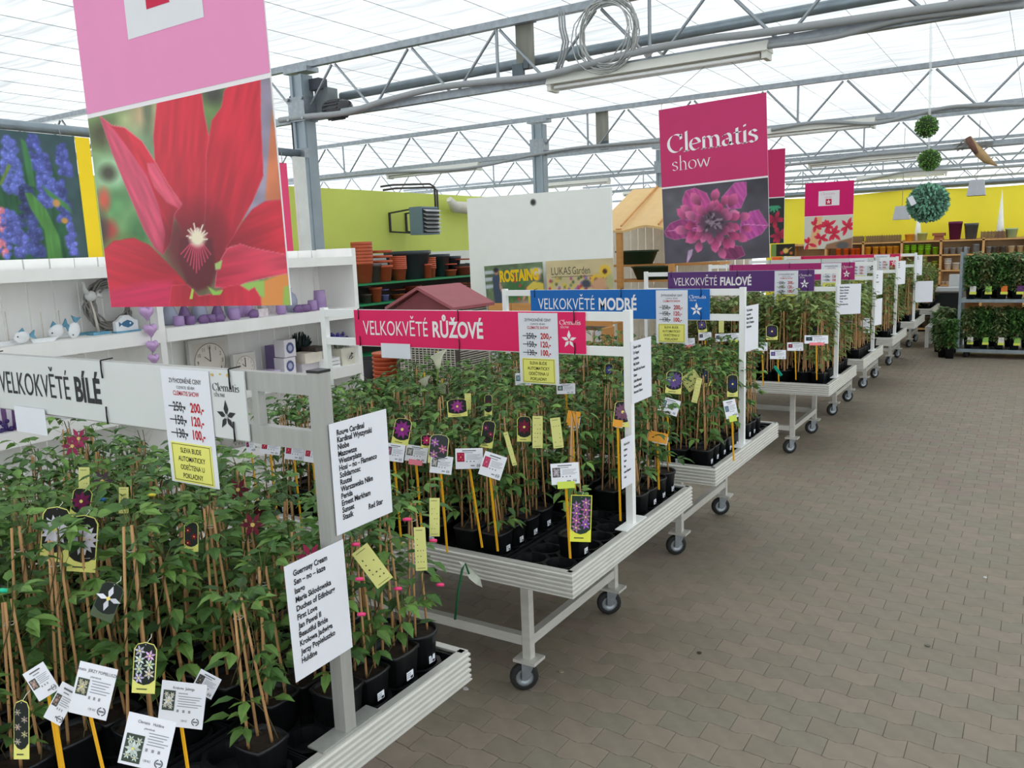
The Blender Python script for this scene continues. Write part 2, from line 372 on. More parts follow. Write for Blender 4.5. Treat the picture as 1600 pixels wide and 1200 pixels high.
mb=MB().add(vs,fs,0,smooth=True); ceiling=mb.build('ceiling',SCREEN); tag(ceiling,kind='structure')
WIRE=mat('steel_wire',(120,124,126),rough=.5,metal=.4)
for i in range(44):
    x=-15.8+.5*i; MB().tube([(x,-6,3.372),(x,13,3.372),(x,27,3.372)],.0018,4,cap=False).build('support_wire',WIRE,ceiling)
# ---- walls
GLZ=bpy.data.materials.new('greenhouse_glazing'); GLZ.use_nodes=True; nt=GLZ.node_tree; N=nt.nodes; L=nt.links; N.remove(N['Principled BSDF'])
nz=N.new('ShaderNodeTexNoise'); nz.inputs['Scale'].default_value=1.2; cr=N.new('ShaderNodeMapRange'); cr.inputs[3].default_value=.86; cr.inputs[4].default_value=.96; L.new(nz.outputs[0],cr.inputs[0])
tp=N.new('ShaderNodeBsdfTransparent'); L.new(cr.outputs[0],tp.inputs[0]); tl=N.new('ShaderNodeBsdfTranslucent'); tl.inputs[0].default_value=(.9,.92,.92,1)
ms=N.new('ShaderNodeMixShader'); ms.inputs[0].default_value=.25; L.new(tp.outputs[0],ms.inputs[1]); L.new(tl.outputs[0],ms.inputs[2]); L.new(ms.outputs[0],N['Material Output'].inputs[0])
GREEN=mat('green_wall_paint',(204,216,100),rough=.6,nscale=1.5,namt=.04)
YEL=mat('yellow_cloth',(255,238,66),rough=.75,nscale=2,namt=.04,bump=.3,bscale=4,bdist=.02)
WALLW=mat('white_wall',(225,226,222),rough=.7,nscale=2,namt=.04)
FILM=mat('polycarbonate_wall',(225,230,230),rough=.6,trans=.75,nscale=3,namt=.05)
tag(MB().box((-9.7,9.5,2.27),(.1,12,1.06)).build('wall_left',GREEN),kind='structure')
tag(MB().box((-9.7,9.5,.87),(.1,12,1.74)).build('wall_left_lower',WALLW),kind='structure')
tag(MB().box((-13,3.4,1.3),(6.6,.1,2.6)).build('wall_left_return',WALLW),kind='structure')
tag(MB().add([(-15.9,-6,0),(-15.9,27,0),(-15.9,27,3.42),(-15.9,-6,3.42)],[(0,1,2,3)]).build('wall_left_outer',GLZ),kind='structure')
tag(MB().add([(7,-6,0),(7,-6,3.42),(7,27,3.42),(7,27,0)],[(0,1,2,3)]).build('wall_right',GLZ),kind='structure')
tag(MB().add([(-16,27,0),(7,27,0),(7,27,3.42),(-16,27,3.42)],[(0,1,2,3)]).build('wall_far_outer',GLZ),kind='structure')
tag(MB().add([(-16,-6,0),(-16,-6,3.42),(7,-6,3.42),(7,-6,0)],[(0,1,2,3)]).build('wall_rear',GLZ),kind='structure')
# the yellow cloth wall, softly folded, hung from a rail
yl=aty(1226,310,17)[0]-.35; n=120; vs=[]
for i in range(n+1):
    x=yl+(7-yl)*i/n; yy=17+.018*math.sin(x*4.1)+.012*math.sin(x*9.7+1)
    for z in (0,1.3,2.50+.02*math.sin(x*2.2)): vs.append((x,yy,z))
fs=[(3*i+k,3*i+3+k,3*i+4+k,3*i+1+k) for i in range(n) for k in range(2)]
wf=MB().add(vs,fs,0,smooth=True).build('wall_far',YEL); tag(wf,kind='structure')
MB().tube([(yl-.2,16.97,2.57),(7,16.97,2.57)],.045,8).build('rail',GALV2,wf)
# ---- roof trusses every four metres
def chordbar(w,h): return MB().box((0,0,0),(1,w,h)).mesh('chord',GALV)
TUBE=MB().tube([(0,0,-.5),(0,0,.5)],.5,6).mesh('brace',GALV)
def stick(name,me,parent,p,q,r):
    p=Vector(p);q=Vector(q);d=q-p; o=bpy.data.objects.new(name,me); COL.objects.link(o); o.parent=parent
    o.location=(p+q)/2; o.rotation_mode='QUATERNION'; o.rotation_quaternion=d.to_track_quat('Z','Y'); o.scale=(2*r,2*r,d.length); return o
ordn=['nearest','second','third','fourth','fifth','sixth','farthest']
VERT={1:[aty(776,60,5.3)[0],aty(1015,40,5.3)[0]],2:[aty(537,250,9.3)[0],aty(918,190,9.3)[0],aty(1247,160,9.3)[0]],3:[aty(772,290,13.3)[0],aty(1350,220,13.3)[0]]}
for ti in range(7):
    Y=1.3+4*ti
    t=thing('roof_truss','galvanised zigzag roof truss, %s from the camera, spanning the hall'%(ordn[ti] if ti<6 else 'farthest of all'),'truss',(0,Y,2.9),'roof trusses')
    xa=-14.2 if ti<5 else -11
    MB().bar((xa,Y,3.34),(6.5,Y,3.34),.05,.05).build('top_chord',GALV,t)
    MB().bar((xa,Y,2.91),(6.5,Y,2.91),.05,.055).build('bottom_chord',GALV,t)
    k=int((-3.4-xa)/.81); x=-3.4-.81*k
    while x<6.2:
        if ti>0 or x>-4:
            stick('brace',TUBE,t,(x-.02,0,.40),(x-.37,0,.03),.011); stick('brace',TUBE,t,(x+.02,0,.40),(x+.37,0,.03),.011)
        x+=.81
    for vx in VERT.get(ti,[-7.45,-5,-2.6,-.1]): stick('brace',TUBE,t,(vx,0,.41),(vx,0,.03),.012)
# ---- columns
CM=mat('column_zinc',(146,158,166),rough=.5,metal=.35,nscale=6,namt=.1)
for n,(Y,lb) in enumerate(((5.3,'galvanised hall column with bolted motor bracket, nearest'),(9.3,'galvanised hall column behind the white partition'),(13.3,'galvanised hall column behind the tan stall roof'))):
    X=-5.4
    t=thing('steel_column',lb,'column',(X,Y,0),'hall columns')
    mb=MB(); mb.box((X,Y,1.63),(.15,.11,3.26)); mb.box((X+.055,Y-.062,1.63),(.03,.02,3.26)); mb.box((X-.055,Y-.062,1.63),(.03,.02,3.26)); mb.build('post',CM,t)
    MB().box((X,Y-.01,2.98),(.19,.15,.2)).box((X,Y,3.3),(.28,.14,.04)).build('cap_plate',GALV,t)
    if n==0:
        for dx in (-.085,.085):
            for dz in (-.08,.08): MB().lathe([(.014,-.02),(.014,.0)],(X+dx,Y-.09,2.98+dz),6,axis='y').build('bolt',GALV,t)
        MB().tube([(X-.09,Y-.02,3.12),(X-.12,Y-.03,3.1),(X-.12,Y-.03,2.55)],.008,6).build('cable',mat('dark_cable',(60,62,64),rough=.5),t)
# ---- vent drive: shaft, gearbox, motor
t=thing('drive_shaft','long galvanised pipe shaft running through the second truss from the motor','pipe',(-5,5.46,3.07))
MB().tube([(-5.1,5.46,3.075),(-1,5.46,3.1),(6,5.46,3.1)],.036,12).build('pipe',GALV2,t)
for x in (-2.86,-.3): MB().lathe([(.046,-.06),(.05,-.055),(.05,.055),(.046,.06)],(x,5.46,3.09),12,axis='x').build('coupling',GALV2,t)
t=thing('vent_motor','grey geared vent motor bolted beside the nearest steel column','motor',(-5.25,5.42,3.0))
MB().box((-5.24,5.42,3.04),(.15,.12,.22)).build('gearbox',mat('gearbox_grey',(120,128,130),rough=.5,metal=.3),t)
MB().box((-5.27,5.36,3.18),(.12,.1,.09)).build('switch_box',mat('dark_housing',(58,62,72),rough=.5),t)
mb=MB(); mb.lathe([(.02,0),(.07,.01),(.075,.1),(.075,.2),(.06,.25),(.02,.27)],(-5.17,5.34,2.95),14,axis='x')
for k in range(14):
    a=2*PI*k/14; mb.box((-5.06,5.34+.078*math.cos(a),2.95+.078*math.sin(a)),(.16,.008,.012))
mb.build('motor_housing',mat('motor_dark',(66,66,68),rough=.35,metal=.5),t)
t=thing('wooden_post_stub','short grey plank hanging through the truss with a dark bracket','plank',(-3.22,5.36,2.98))
WOODG=mat('weathered_wood',(138,138,128),rough=.8,nscale=6,namt=.2,stretch=(3,3,.3),bump=.3)
MB().box((-3.22,5.38,3.19),(.13,.04,.34)).build('plank',WOODG,t); MB().box((-3.27,5.36,2.98),(.09,.03,.16)).box((-3.2,5.36,3.05),(.04,.03,.06)).build('bracket',mat('slate_metal',(92,102,110),rough=.6),t)
MB().box((-3.215,5.37,3.35),(.17,.06,.04)).build('clamp',mat('slate_metal'),t)
t=thing('wooden_post_stub','grey plank hanging in the third truss left of the show banner','plank',(-5,9.36,2.98))
xx=aty(941,200,9.36)[0]; MB().box((xx,9.36,3.15),(.15,.04,.4)).build('plank',WOODG,t); MB().box((xx+.03,9.35,2.93),(.1,.03,.1)).build('bracket',mat('slate_metal'),t)
# ---- loose conduits sagging along the lower chords
COND=mat('grey_conduit',(150,154,156),rough=.5,namt=.05)
def conduit(Y,pts,r,lab,n=10):
    P=[aty(x,y,Y) for x,y in pts]; Q=[]
    for a,b,i in zip(P,P[1:],range(99)):
        p0=P[max(i-1,0)]; p3=P[min(i+2,len(P)-1)]
        for k in range(6):
            s=k/6; Q.append(.5*((2*a)+(b-p0)*s+(2*p0-5*a+4*b-p3)*s*s+(3*a-p0-3*b+p3)*s**3))
    Q.append(P[-1]); o=MB().tube([tuple(q) for q in Q],r,8).build('conduit',COND,loc=tuple(Q[0])); tag(o,lab,'conduit','conduits on the trusses')
conduit(5.22,[(437,188),(480,182),(540,176),(600,158),(680,138),(760,128),(850,118),(980,85),(1100,62),(1200,50),(1600,-8)],.024,'thick grey conduit sagging along the lower chord of the second truss')
conduit(5.25,[(1200,72),(1300,58),(1400,32),(1500,18),(1600,8)],.018,'grey conduit leaving the near light fixture to the right')
conduit(9.22,[(492,281),(600,270),(700,266),(760,258),(830,243),(910,230),(1030,221)],.018,'grey conduit along the third truss left of the show banner')
conduit(9.22,[(1205,203),(1260,193),(1310,191),(1365,193),(1420,182),(1480,168),(1530,165),(1600,163)],.018,'grey conduit along the third truss above the leaf balls')
conduit(13.22,[(1226,258),(1300,250),(1350,243),(1440,236),(1520,230),(1600,223)],.022,'grey conduit along the fourth truss below the leaf balls')
conduit(17.2,[(1228,288),(1330,284),(1420,268),(1500,264),(1600,259)],.022,'grey conduit along the fifth truss above the yellow wall')
# ---- fluorescent battens
FIXM=mat('enamel_fixture',(214,214,206),rough=.45,nscale=4,namt=.05); TUBEM=mat('lamp_glass',(244,246,246),rough=.2,namt=.01)
def fixture(x0,x1,Y,z,lab):
    t=thing('fluorescent_batten',lab,'light',(x0,Y,z),'unlit fluorescent battens under the trusses')
    mb=MB(); P=[(-.045,.05),(.045,.05),(.075,-.01),(-.075,-.01)]
    vs=[(x,Y+a,z+b) for x in (x0,x1) for a,b in P]; mb.add(vs,[(0,1,2,3),(7,6,5,4),(0,4,5,1),(1,5,6,2),(2,6,7,3),(3,7,4,0)]); mb.build('housing',FIXM,t)
    for s in (-.035,.035): MB().tube([(x0+.05,Y+s,z-.03),(x1-.05,Y+s,z-.03)],.013,8).build('tube_lamp',TUBEM,t)
    for x in (x0+.02,x1-.02): MB().box((x,Y,z-.03),(.03,.12,.045)).build('lamp_holder',FIXM,t)
def fixpx(a,b,Y,lab):
    p=aty(*a,Y); q=aty(*b,Y); fixture(p[0],q[0],Y,(p[2]+q[2])/2+.01,lab)
fixpx((860,133),(1203,83),5.3,'near unlit fluorescent batten the show banner hangs from')
fixpx((608,275),(750,261),9.3,'fluorescent batten under the third truss above the green wall')
fixpx((1160,212),(1368,196),9.3,'fluorescent batten just right of the show banner top')
fixpx((1264,260),(1437,243),13.3,'fluorescent batten beside the middle leaf ball')
fixpx((845,292),(952,284),13.3,'fluorescent batten seen just above the white partition')
fixpx((1339,281),(1480,271),17.3,'far fluorescent batten above the yellow wall')
fixpx((975,305),(1032,299),17.3,'far fluorescent batten above the tan stall roof')
fixture(-2.9,-1.36,1.3,2.85,'fluorescent batten above the big pink banner')
# ---- coil of wire
rr=random.Random(3); c=aty(947,52,5.22); t=MB()
for k in range(13):
    R=.20+rr.uniform(-.035,.03); ox,oz=rr.uniform(-.03,.04),rr.uniform(-.03,.03); e=rr.uniform(.85,1.05); ph=rr.uniform(-.2,.2)
    t.tube([(c[0]+ox+R*e*math.cos(a)*math.cos(ph),c[1]+rr.uniform(-.012,.012)+R*math.cos(a)*math.sin(ph),c[2]+oz+R*1.02*math.sin(a)) for a in [2*PI*i/26 for i in range(27)]],.0042,5,cap=False)
for k in range(3): t.tube([tuple(aty(*p,5.22)) for p in ((985,60),(1000,75),(1010,85+3*k),(1025,78),(1035,83+2*k))],.0042,5,cap=False)
tag(t.build('wire_coil',mat('coil_wire',(176,178,176),rough=.45),loc=tuple(c)),'loose coil of pale wire hung in the second truss','coil')
t=MB()
for k in range(3): t.tube([tuple(aty(x+4*k,y,5.25)) for x,y in ((873,18),(875,45),(880,65),(876,85),(868,110))],.007,6)
tag(t.build('cable_drop',COND,loc=tuple(aty(873,18,5.25))),'bundle of grey cables dropping between chords of the second truss','cable')
# ---- pipe along the column row with posters
t=thing('poster_rail','grey pipe rail carrying posters above the white shelf','pipe',(-5.4,.6,2.6))
MB().tube([(-5.4,.3,2.615),(-5.4,5.3,2.615)],.032,12).build('pipe',GALV2,t); MB().box((-5.4,5.22,2.615),(.16,.05,.08)).build('bracket',GALV,t)
# ================================================================ ROLLING TABLES
def pix(x,y,t): return CAM+ray(x,y)*t
RUB=mat('black_rubber',(34,34,35),rough=.7); DECK=mat('perforated_deck',(186,188,186),rough=.5,metal=.2,nscale=60,namt=.1)
TX0,TX1=-3.06,-1.33
def fluted(mb,p,q,out,h=.092):
    """fluted aluminium edge profile between two corners; out is the outward normal"""
    p=Vector(p);q=Vector(q);o=Vector(out); prof=[(0,0),(.006,0)]
    for i in range(5): z=-.006-i*.0165; prof+=[(.006,z),(.0105,z-.004),(.0105,z-.010),(.006,z-.0135)]
    prof+=[(.012,-.0885),(.012,-h),(0,-h)]
    n=len(prof); vs=[]
    for e,s in ((p,-1),(q,1)):
        d=(q-p).normalized()
        for a,b in prof: vs.append(tuple(e+o*a+Vector((0,0,b))+d*s*a))
    fs=[(i,i+1,n+i+1,n+i) for i in range(n-1)]+[(n-1,0,n,2*n-1)]
    if (q-p).cross(Vector((0,0,1))).dot(o)>0: fs=[f[::-1] for f in fs]
    mb.add(vs,fs)
CASTER=None
def table(Yc,wy,lab,zt=.62,x0=TX0,x1=TX1,hl=.585,m=None):
    m=m or ALU
    t=thing('rolling_bench',lab,'table',((x0+x1)/2,wy,0),'rolling aluminium benches carrying the clematis')
    y0,y1=Yc-hl,Yc+hl
    MB().box(((x0+x1)/2,Yc,zt-.062),(x1-x0-.01,2*hl-.01,.006)).build('deck',DECK,t)
    for p,q,o in (((x0,y0,zt),(x1,y0,zt),(0,-1,0)),((x1,y0,zt),(x1,y1,zt),(1,0,0)),((x1,y1,zt),(x0,y1,zt),(0,1,0)),((x0,y1,zt),(x0,y0,zt),(-1,0,0))):
        mb=MB(); fluted(mb,p,q,o)
        mb.bar((p[0]-o[0]*.009,p[1]-o[1]*.009,zt-.003),(q[0]-o[0]*.009,q[1]-o[1]*.009,zt-.003),.018,.006)
        mb.build('edge_profile',m,t)
    for y in (Yc-.25,Yc+.25): MB().bar((x0+.02,y,zt-.08),(x1-.02,y,zt-.08),.03,.03).build('cross_bearer',m,t)
    lx=(x0+.33,x1-.31); ly=(wy-.39,wy+.39)
    for a in lx:
        for b in ly:
            MB().bar((a,b,.135),(a,b,zt-.115),.036,.036,up=(0,1,0)).build('leg',m,t)
            MB().lathe([(.014,-.12),(.014,-.09)],(a,b,zt),8).lathe([(.022,-.122),(.022,-.114)],(a,b,zt),8).build('adjusting_screw',GALV,t)
        MB().bar((a,ly[0]+.02,.21),(a,ly[1]-.02,.21),.034,.04).build('lower_rail',m,t)
    for b in ly: MB().bar((lx[0]+.02,b,.21),(lx[1]-.02,b,.21),.034,.04).build('lower_rail',m,t)
    for a in lx:
        for b in ly:
            rz=rnd.uniform(-1.05,-.45); R=Matrix.Rotation(rz,3,'Z')
            c=MB().box((a,b,.130),(.10,.085,.012)).build('caster_plate',ALU,t)
            ox,oy=R@Vector((.012,-.022,0))[:2] if False else (R@Vector((.0,-.022,0)))[:2]
            w=(a+ox,b+oy,.0585); ax=R@Vector((1,0,0))
            mb=MB()
            for s in (-1,1):
                q=Vector(w)+ax*s*.022
                vs=[]; f=[(-.03,.075),(.03,.075),(.012,-.008),(-.012,-.008)]
                dy=R@Vector((0,1,0))
                for e in (-.0015,.0015):
                    for u,v in f: vs.append(tuple(q+ax*e+dy*(u+ (.018 if v>0 else 0))+Vector((0,0,v))))
                mb.add(vs,[(3,2,1,0),(4,5,6,7),(0,1,5,4),(1,2,6,5),(2,3,7,6),(3,0,4,7)])
            mb.build('caster_fork',GALV,c)
            wh=MB(); prof=[(.038,-.014),(.053,-.015),(.058,-.008),(.0585,0),(.058,.008),(.053,.015),(.038,.014)]
            wh.lathe(prof,(0,0,0),18,axis='x'); wh.lathe([(.038,-.0165),(.033,-.0165),(.012,-.018),(.012,.018),(.033,.0165),(.038,.0165)],(0,0,0),14,m=1,axis='x')
            T=Matrix.Translation(w)@R.to_4x4(); wh.v=[tuple(T@Vector(p)) for p in wh.v]; wh.build('wheel',[RUB,GALV],c)
    return t
TB=[(1.19,1.19,'nearest bench, under the grey-framed white sign'),(3.0,3.0,'bench under the pink sign'),(4.52,4.65,'bench under the blue sign'),(7.15,7.18,'bench under the dark purple sign'),(8.62,8.83,'fifth bench, under the wine-purple sign'),(10.4,10.5,'sixth bench down the row, under a white sign'),(12.25,12.4,'seventh bench, under the farthest crimson sign'),(14.3,14.4,'last bench of the row, without a sign')]
for i,(yc,wy,l) in enumerate(TB): table(yc,wy,'aluminium rolling '+l,hl=.585 if i<3 else .56)
# ================================================================ SIGN FRAMES
GREYAL=mat('raw_aluminium',(168,168,164),rough=.5,metal=.3,nscale=14,namt=.1,stretch=(4,4,.4))
BCOL={'w':(212,215,214),'r':(232,30,100),'b':(16,104,186),'v':(92,52,118),'m':(168,38,110),'c':(214,30,88)}
TIE=mat('black_cable_tie',(18,18,20),rough=.4)
def sign(Y,key,word,lab,raw=False,xa=-3.0,xb=-1.355,zt=1.485,bx0=-2.785):
    mm=GREYAL if raw else WHITE
    t=thing('sign_frame',lab,'sign',(xb,Y,.62),'sign frames standing on the benches')
    w=.036 if raw else .03
    for x in (xa,xb):
        MB().bar((x,Y,.624),(x,Y,zt+.008),w,w,up=(0,1,0)).build('post',mm,t)
        MB().box((x-.01*(1 if x<-2 else -1)*0,Y,.623),(.05,.20,.004)).build('foot_plate',mm,t)
    if raw: MB().box((xb,Y,zt+.01),(.038,.038,.006)).build('post_cap',BLACKP,t)
    bh=.046 if raw else .036
    for z in (zt-bh/2,1.31+bh/2): MB().bar((xa+w/2,Y,z),(xb-w/2,Y,z),.022,bh).build('crossbar',mm,t)
    for x in (-1.56,): 
        if raw: MB().bar((x,Y,1.31+bh),(x,Y,zt-bh),.022,.022,up=(0,1,0)).build('crossbar',mm,t)
    bx1,bz0,bz1=-1.535,1.315,zt
    if raw: bx1=-1.585
    F=Fr((bx0,Y-.014,bz0),*FRONT); bw=bx1-bx0; bhh=bz1-bz0
    bd=sheet(MB(),F,bw,bhh,.004,col=BCOL[key]).build('sign_board',PRINT,t)
    tag(bd,{'w':'white board with dark lettering','r':'pink-red board with white lettering','b':'blue board with white lettering','v':'purple board with white lettering','m':'wine-purple board','c':'crimson board'}[key])
    tc=(52,52,56) if key=='w' else (244,240,242); d=.0052
    mb=MB()
    if word: w1=text(mb,F,'VELKOKVĚTÉ',.055,.052,.098,d,tc,xs=.665); text(mb,F,word,.055+w1+.028,.052,.098,d,tc,xs=.73,bold=.03)
    nib(mb,F,'Clematis',bw-.118,.118,.0128,d,tc,w=.22); nib(mb,F,'show',bw-.115,.103,.009,d,tc,w=.16)
    star(mb,F,bw-.075,.055,.038,tc,d); star(mb,F,bw-.075,.055,.008,BCOL[key],d+.0004,k=5)
    if key=='w':
        for (u,v,r) in ((bw-.115,.157,.006),(bw-.085,.16,.004),(bw-.055,.158,.008)): mb.prism([(u+r*math.cos(a),v+r*.6*math.sin(a)) for a in (0,1,2,3,4,5)],d,d+.0002,F,col=(206,176,96))
    mb.build('lettering',INK,bd)
    for u in (.03,.62,bw-.05):
        for z0,z1 in ((bhh-.045,bhh+.004),(-.004,.045)):
            mb=MB(); mb.tube([F.p(u,z0,.0065),F.p(u+.003,(z0+z1)/2,.009),F.p(u,z1,.0065)],.0022,5)
            if z1>bhh: mb.tube([F.p(u,z1,.006),F.p(u,z1+.002,-.03)],.002,5)
            mb.build('cable_tie',TIE,t)
    # price sheet taped over the board
    px0,px1=(bx1-.315,bx1-.125)
    P=Fr((px0,Y-.0205,bz0-.135),*FRONT); h=.30; w_=px1-px0
    p=thing('price_sheet','white price sheet with yellow notice on the '+lab.split(' reading')[0].split(' in a white')[0].split(' standing')[0],'price sheet',(px0,Y-.02,bz0-.135),'price sheets taped on the signs')
    sheet(MB(),P,w_,h,.0012).build('paper',PAPER,p); mb=MB(); c=w_/2
    text(mb,P,'ZVÝHODNĚNÉ CENY',c,h-.035,.0165,.0018,(70,70,70),align='c',xs=.8,bold=.01); text(mb,P,'CLEMATIS  BĚHEM',c,h-.05,.011,.0018,(90,90,90),align='c',xs=.8)
    text(mb,P,'CLEMATIS SHOW',c,h-.067,.0165,.0018,(190,40,50),align='c',xs=.8,bold=.015)
    for i,(a,b) in enumerate((('250,-','200,-'),('150,-','120,-'),('130,-','100,-'))):
        v=h-.108-.035*i
        text(mb,P,a,c-.008,v,.034,.0018,(60,60,64),align='r',xs=.72,bold=.02); quad(mb,P,c-.075,v+.010,.068,.003,.0022,(50,50,54))
        text(mb,P,b,c+.012,v,.034,.0018,(186,34,44),xs=.76,bold=.03)
    mb.build('print',INK,p)
    yn=sheet(MB(),P,w_*.84,.105,.0012,u=.014,v=.004,d=.0016).build('yellow_notice',YPAPER,p); mb=MB()
    for a in ((.018,.008,w_*.84-.008,.0015),(.018,.1035,w_*.84-.008,.0015),(.018,.008,.0015,.097),(.014+w_*.84-.006,.008,.0015,.097)): quad(mb,P,*a,.0032,(60,60,30))
    for i,s in enumerate(('SLEVA BUDE','AUTOMATICKY','ODEČTENA U','POKLADNY')): text(mb,P,s,c-.002,.083-.0225*i,.0185,.0032,(50,50,34),align='c',xs=.82,bold=.012)
    mb.build('print',INK,yn)
    return t
sign(1.314,'w','BÍLÉ','white sign reading VELKOKVĚTÉ BÍLÉ in a raw grey frame',raw=True)
sign(2.98,'r','RŮŽOVÉ','pink sign reading VELKOKVĚTÉ RŮŽOVÉ in a white frame')
sign(4.476,'b','MODRÉ','blue sign reading VELKOKVĚTÉ MODRÉ in a white frame',xa=-2.89,bx0=-2.69)
sign(7.0,'v','FIALOVÉ','dark purple sign reading VELKOKVĚTÉ FIALOVÉ in a white frame')
sign(8.735,'m','','wine-purple sign in a white frame behind the dark purple one')
sign(10.2,'w','','far white sign in a white frame on the sixth bench')
sign(11.85,'c','','farthest crimson sign in a white frame')
# blank sheets hanging below the boards
for Y,a,b,l in ((2.955,(595,534),(642,561),'small blank white sheet hanging below the pink sign'),(1.29,(22,636),(75,681),'small blank white sheet hanging below the grey-framed white sign')):
    p=aty(*a,Y);q=aty(*b,Y); F=Fr((p[0],Y,q[2]),*FRONT); tag(sheet(MB(),F,q[0]-p[0],1.33-q[2],.001).build('blank_sheet',PAPER,loc=(p[0],Y,q[2])),l,'paper')
# name lists on the posts, edge-on to the row, facing the aisle
def namelist(F,w,h,lines,lab,grp='name lists taped to the sign posts',size=.0175):
    t=thing('name_list',lab,'paper',F.p(0,0,0),grp)
    sheet(MB(),F,w,h,.0012).build('paper',PAPER,t)
    sl=MB(); quad(sl,F,0,h,w,.006,.0006,(200,204,212)); mb=MB(); n=len(lines); dz=(h-.045)/max(n,1); dz=min(dz,.0225)
    for i,s in enumerate(lines):
        u=.022
        if '|' in s:
            s,s2=s.split('|'); text(mb,F,s2,.11,h-.03-dz*i,size,.002,(40,40,46),xs=.8,bold=.03)
        text(mb,F,s,u,h-.03-dz*i,size,.002,(40,40,46),xs=.8,bold=.03)
    if lines: mb.build('print',INK,t)
    return t
def tilt(o,ax,ang): 
    o=Vector(o); X=Vector((math.sin(ax),math.cos(ax),0)); Z=Vector((0,0,1)); c,s=math.cos(ang),math.sin(ang)
    return Fr(o,X*c+Z*s,Z*c-X*s)
namelist(tilt((-1.334,1.312,1.112),0,0.0),.195,.262,['Rouge Cardinal','Kardinal Wyszynski','Niobe','Mazowsze','Westerplate','Hosi – no - Flamenco','Solidarnosc','Ruutel','Warszawska Nike','Perida','Ernest Markham','Sunset','Stasik|Red Star'],'name list reading Rouge Cardinal to Stasik, upper sheet on the nearest post',size=.0185)
namelist(tilt((-1.334,1.155,.825),0,0.02),.18,.27,['Guernsey Cream','Sen – no – kaze','Isago','Maria Sklodowska','Duches of Edinburg','First Love','Jan Pawel II','Beautiful Bride','Krolowa Jadwiga','Jerzy Popieluszko','Huldine'],'name list reading Guernsey Cream to Huldine, lower sheet on the nearest post',size=.0185)
namelist(tilt((-1.339,2.965,1.12),0,0),.20,.25,['Dancing Smile','Dr Ruppel','Josephine','My Darling','Beautiful Lisa Forever','Kaiser','Little Mermaid','Innocent Blush','Innocent Glance'],'name list on the right post of the pink sign, facing the aisle',size=.016)
namelist(tilt((-1.339,2.86,.80),0,0),.11,.20,['Ville de Lyon','Abilene','Sunset','Hania','Piilu','Sarah Elizabeth','Vicki'],'narrow name list low on the right post of the pink sign',size=.013)
namelist(tilt((-1.339,4.46,1.14),.1,0),.19,.25,['The President','Lasurstern','Kilian Donahue','Mrs N. Thompson','Fujimusume'],'name list on the right post of the blue sign')
namelist(tilt((-1.355,6.97,1.125),.9,0),.20,.24,['Etoile Violette','Gipsy Queen','Haku Ookan','Jackmanii','Polish Spirit','Vino','Warszawska'],'name list turned to the camera on the dark purple sign post')
namelist(tilt((-1.355,8.70,1.16),.25,0),.2,.24,['Maria','Nelly Moser','Lincoln Star','Asao','Fond Memories'],'upper name list on the wine-purple sign post')
namelist(tilt((-1.355,8.72,.86),.25,0),.2,.26,[],'blank-looking lower sheet on the wine-purple sign post')
namelist(tilt((-1.355,10.17,1.18),.35,0),.2,.26,['Arabella','Durandii','Hakuree'],'name list on the far white sign post')
namelist(tilt((-1.355,11.82,1.2),.3,0),.2,.26,['Alionushka','Princess Diana'],'name list on the farthest crimson sign post')
namelist(tilt((-1.34,11.80,.86),1.2,0),.21,.27,[],'blank white sheet low on the farthest crimson sign post')
# ================================================================ PLANT TRAYS AND POTS
def tray_mesh():
    mb=MB(); w,l=.255,.55; nx,ny=2,5; cw,cl=(w-.02)/nx,(l-.02)/ny; zt=.045
    for i in range(nx):
        for j in range(ny):
            cx,cy=-w/2+.01+cw*(i+.5),-l/2+.01+cl*(j+.5)
            sq=[];ci=[];N=12
            for k in range(N):
                a=2*PI*k/N; e=1/max(abs(math.cos(a)),abs(math.sin(a))); sq.append((cx+cw/2*e*math.cos(a),cy+cl/2*e*math.sin(a))); q=.455*(1+.10*(e-1)/.41)
                ci.append((cx+cw*q*math.cos(a),cy+cl*q*math.sin(a)))
            vs=[(*p,zt) for p in sq]+[(*p,zt) for p in ci]+[(cx+(p[0]-cx)*.93,cy+(p[1]-cy)*.93,.004) for p in ci]
            fs=[(k,(k+1)%N,N+(k+1)%N,N+k) for k in range(N)]+[(N+k,N+(k+1)%N,2*N+(k+1)%N,2*N+k) for k in range(N)]+[tuple(range(2*N,3*N))]
            mb.add(vs,fs)
    P=[(-w/2,-l/2),(w/2,-l/2),(w/2,l/2),(-w/2,l/2)]
    Q=[(x*.92,y*.965) for x,y in P]; R=[(x*1.02,y*1.01) for x,y in P]; S=[(x*.93,y*.97) for x,y in P]
    vs=[(*p,zt) for p in P]+[(x*.93,y*.97,0) for x,y in P]+[(*p,zt+.006) for p in R]+[(*p,zt+.006) for p in P]+[(x*1.02,y*1.01,zt-.008) for x,y in P]
    fs=[]
    for k in range(4):
        n=(k+1)%4; fs+=[(k,n,4+n,4+k),(12+k,12+n,n,k),(8+k,8+n,12+n,12+k),(16+k,16+n,8+n,8+k)]
    mb.add(vs,fs); return mb.mesh('plant_tray',BLACKP)
TRAY=tray_mesh(); XC=[-1.485-.278*k for k in range(6)]; ZD=.561
tnames=['nearest bench','bench under the pink sign','bench under the blue sign','bench under the dark purple sign','fifth bench','sixth bench','seventh bench','last bench']
rown=['aisle-side row','second row','third row','fourth row','fifth row','leftmost row']
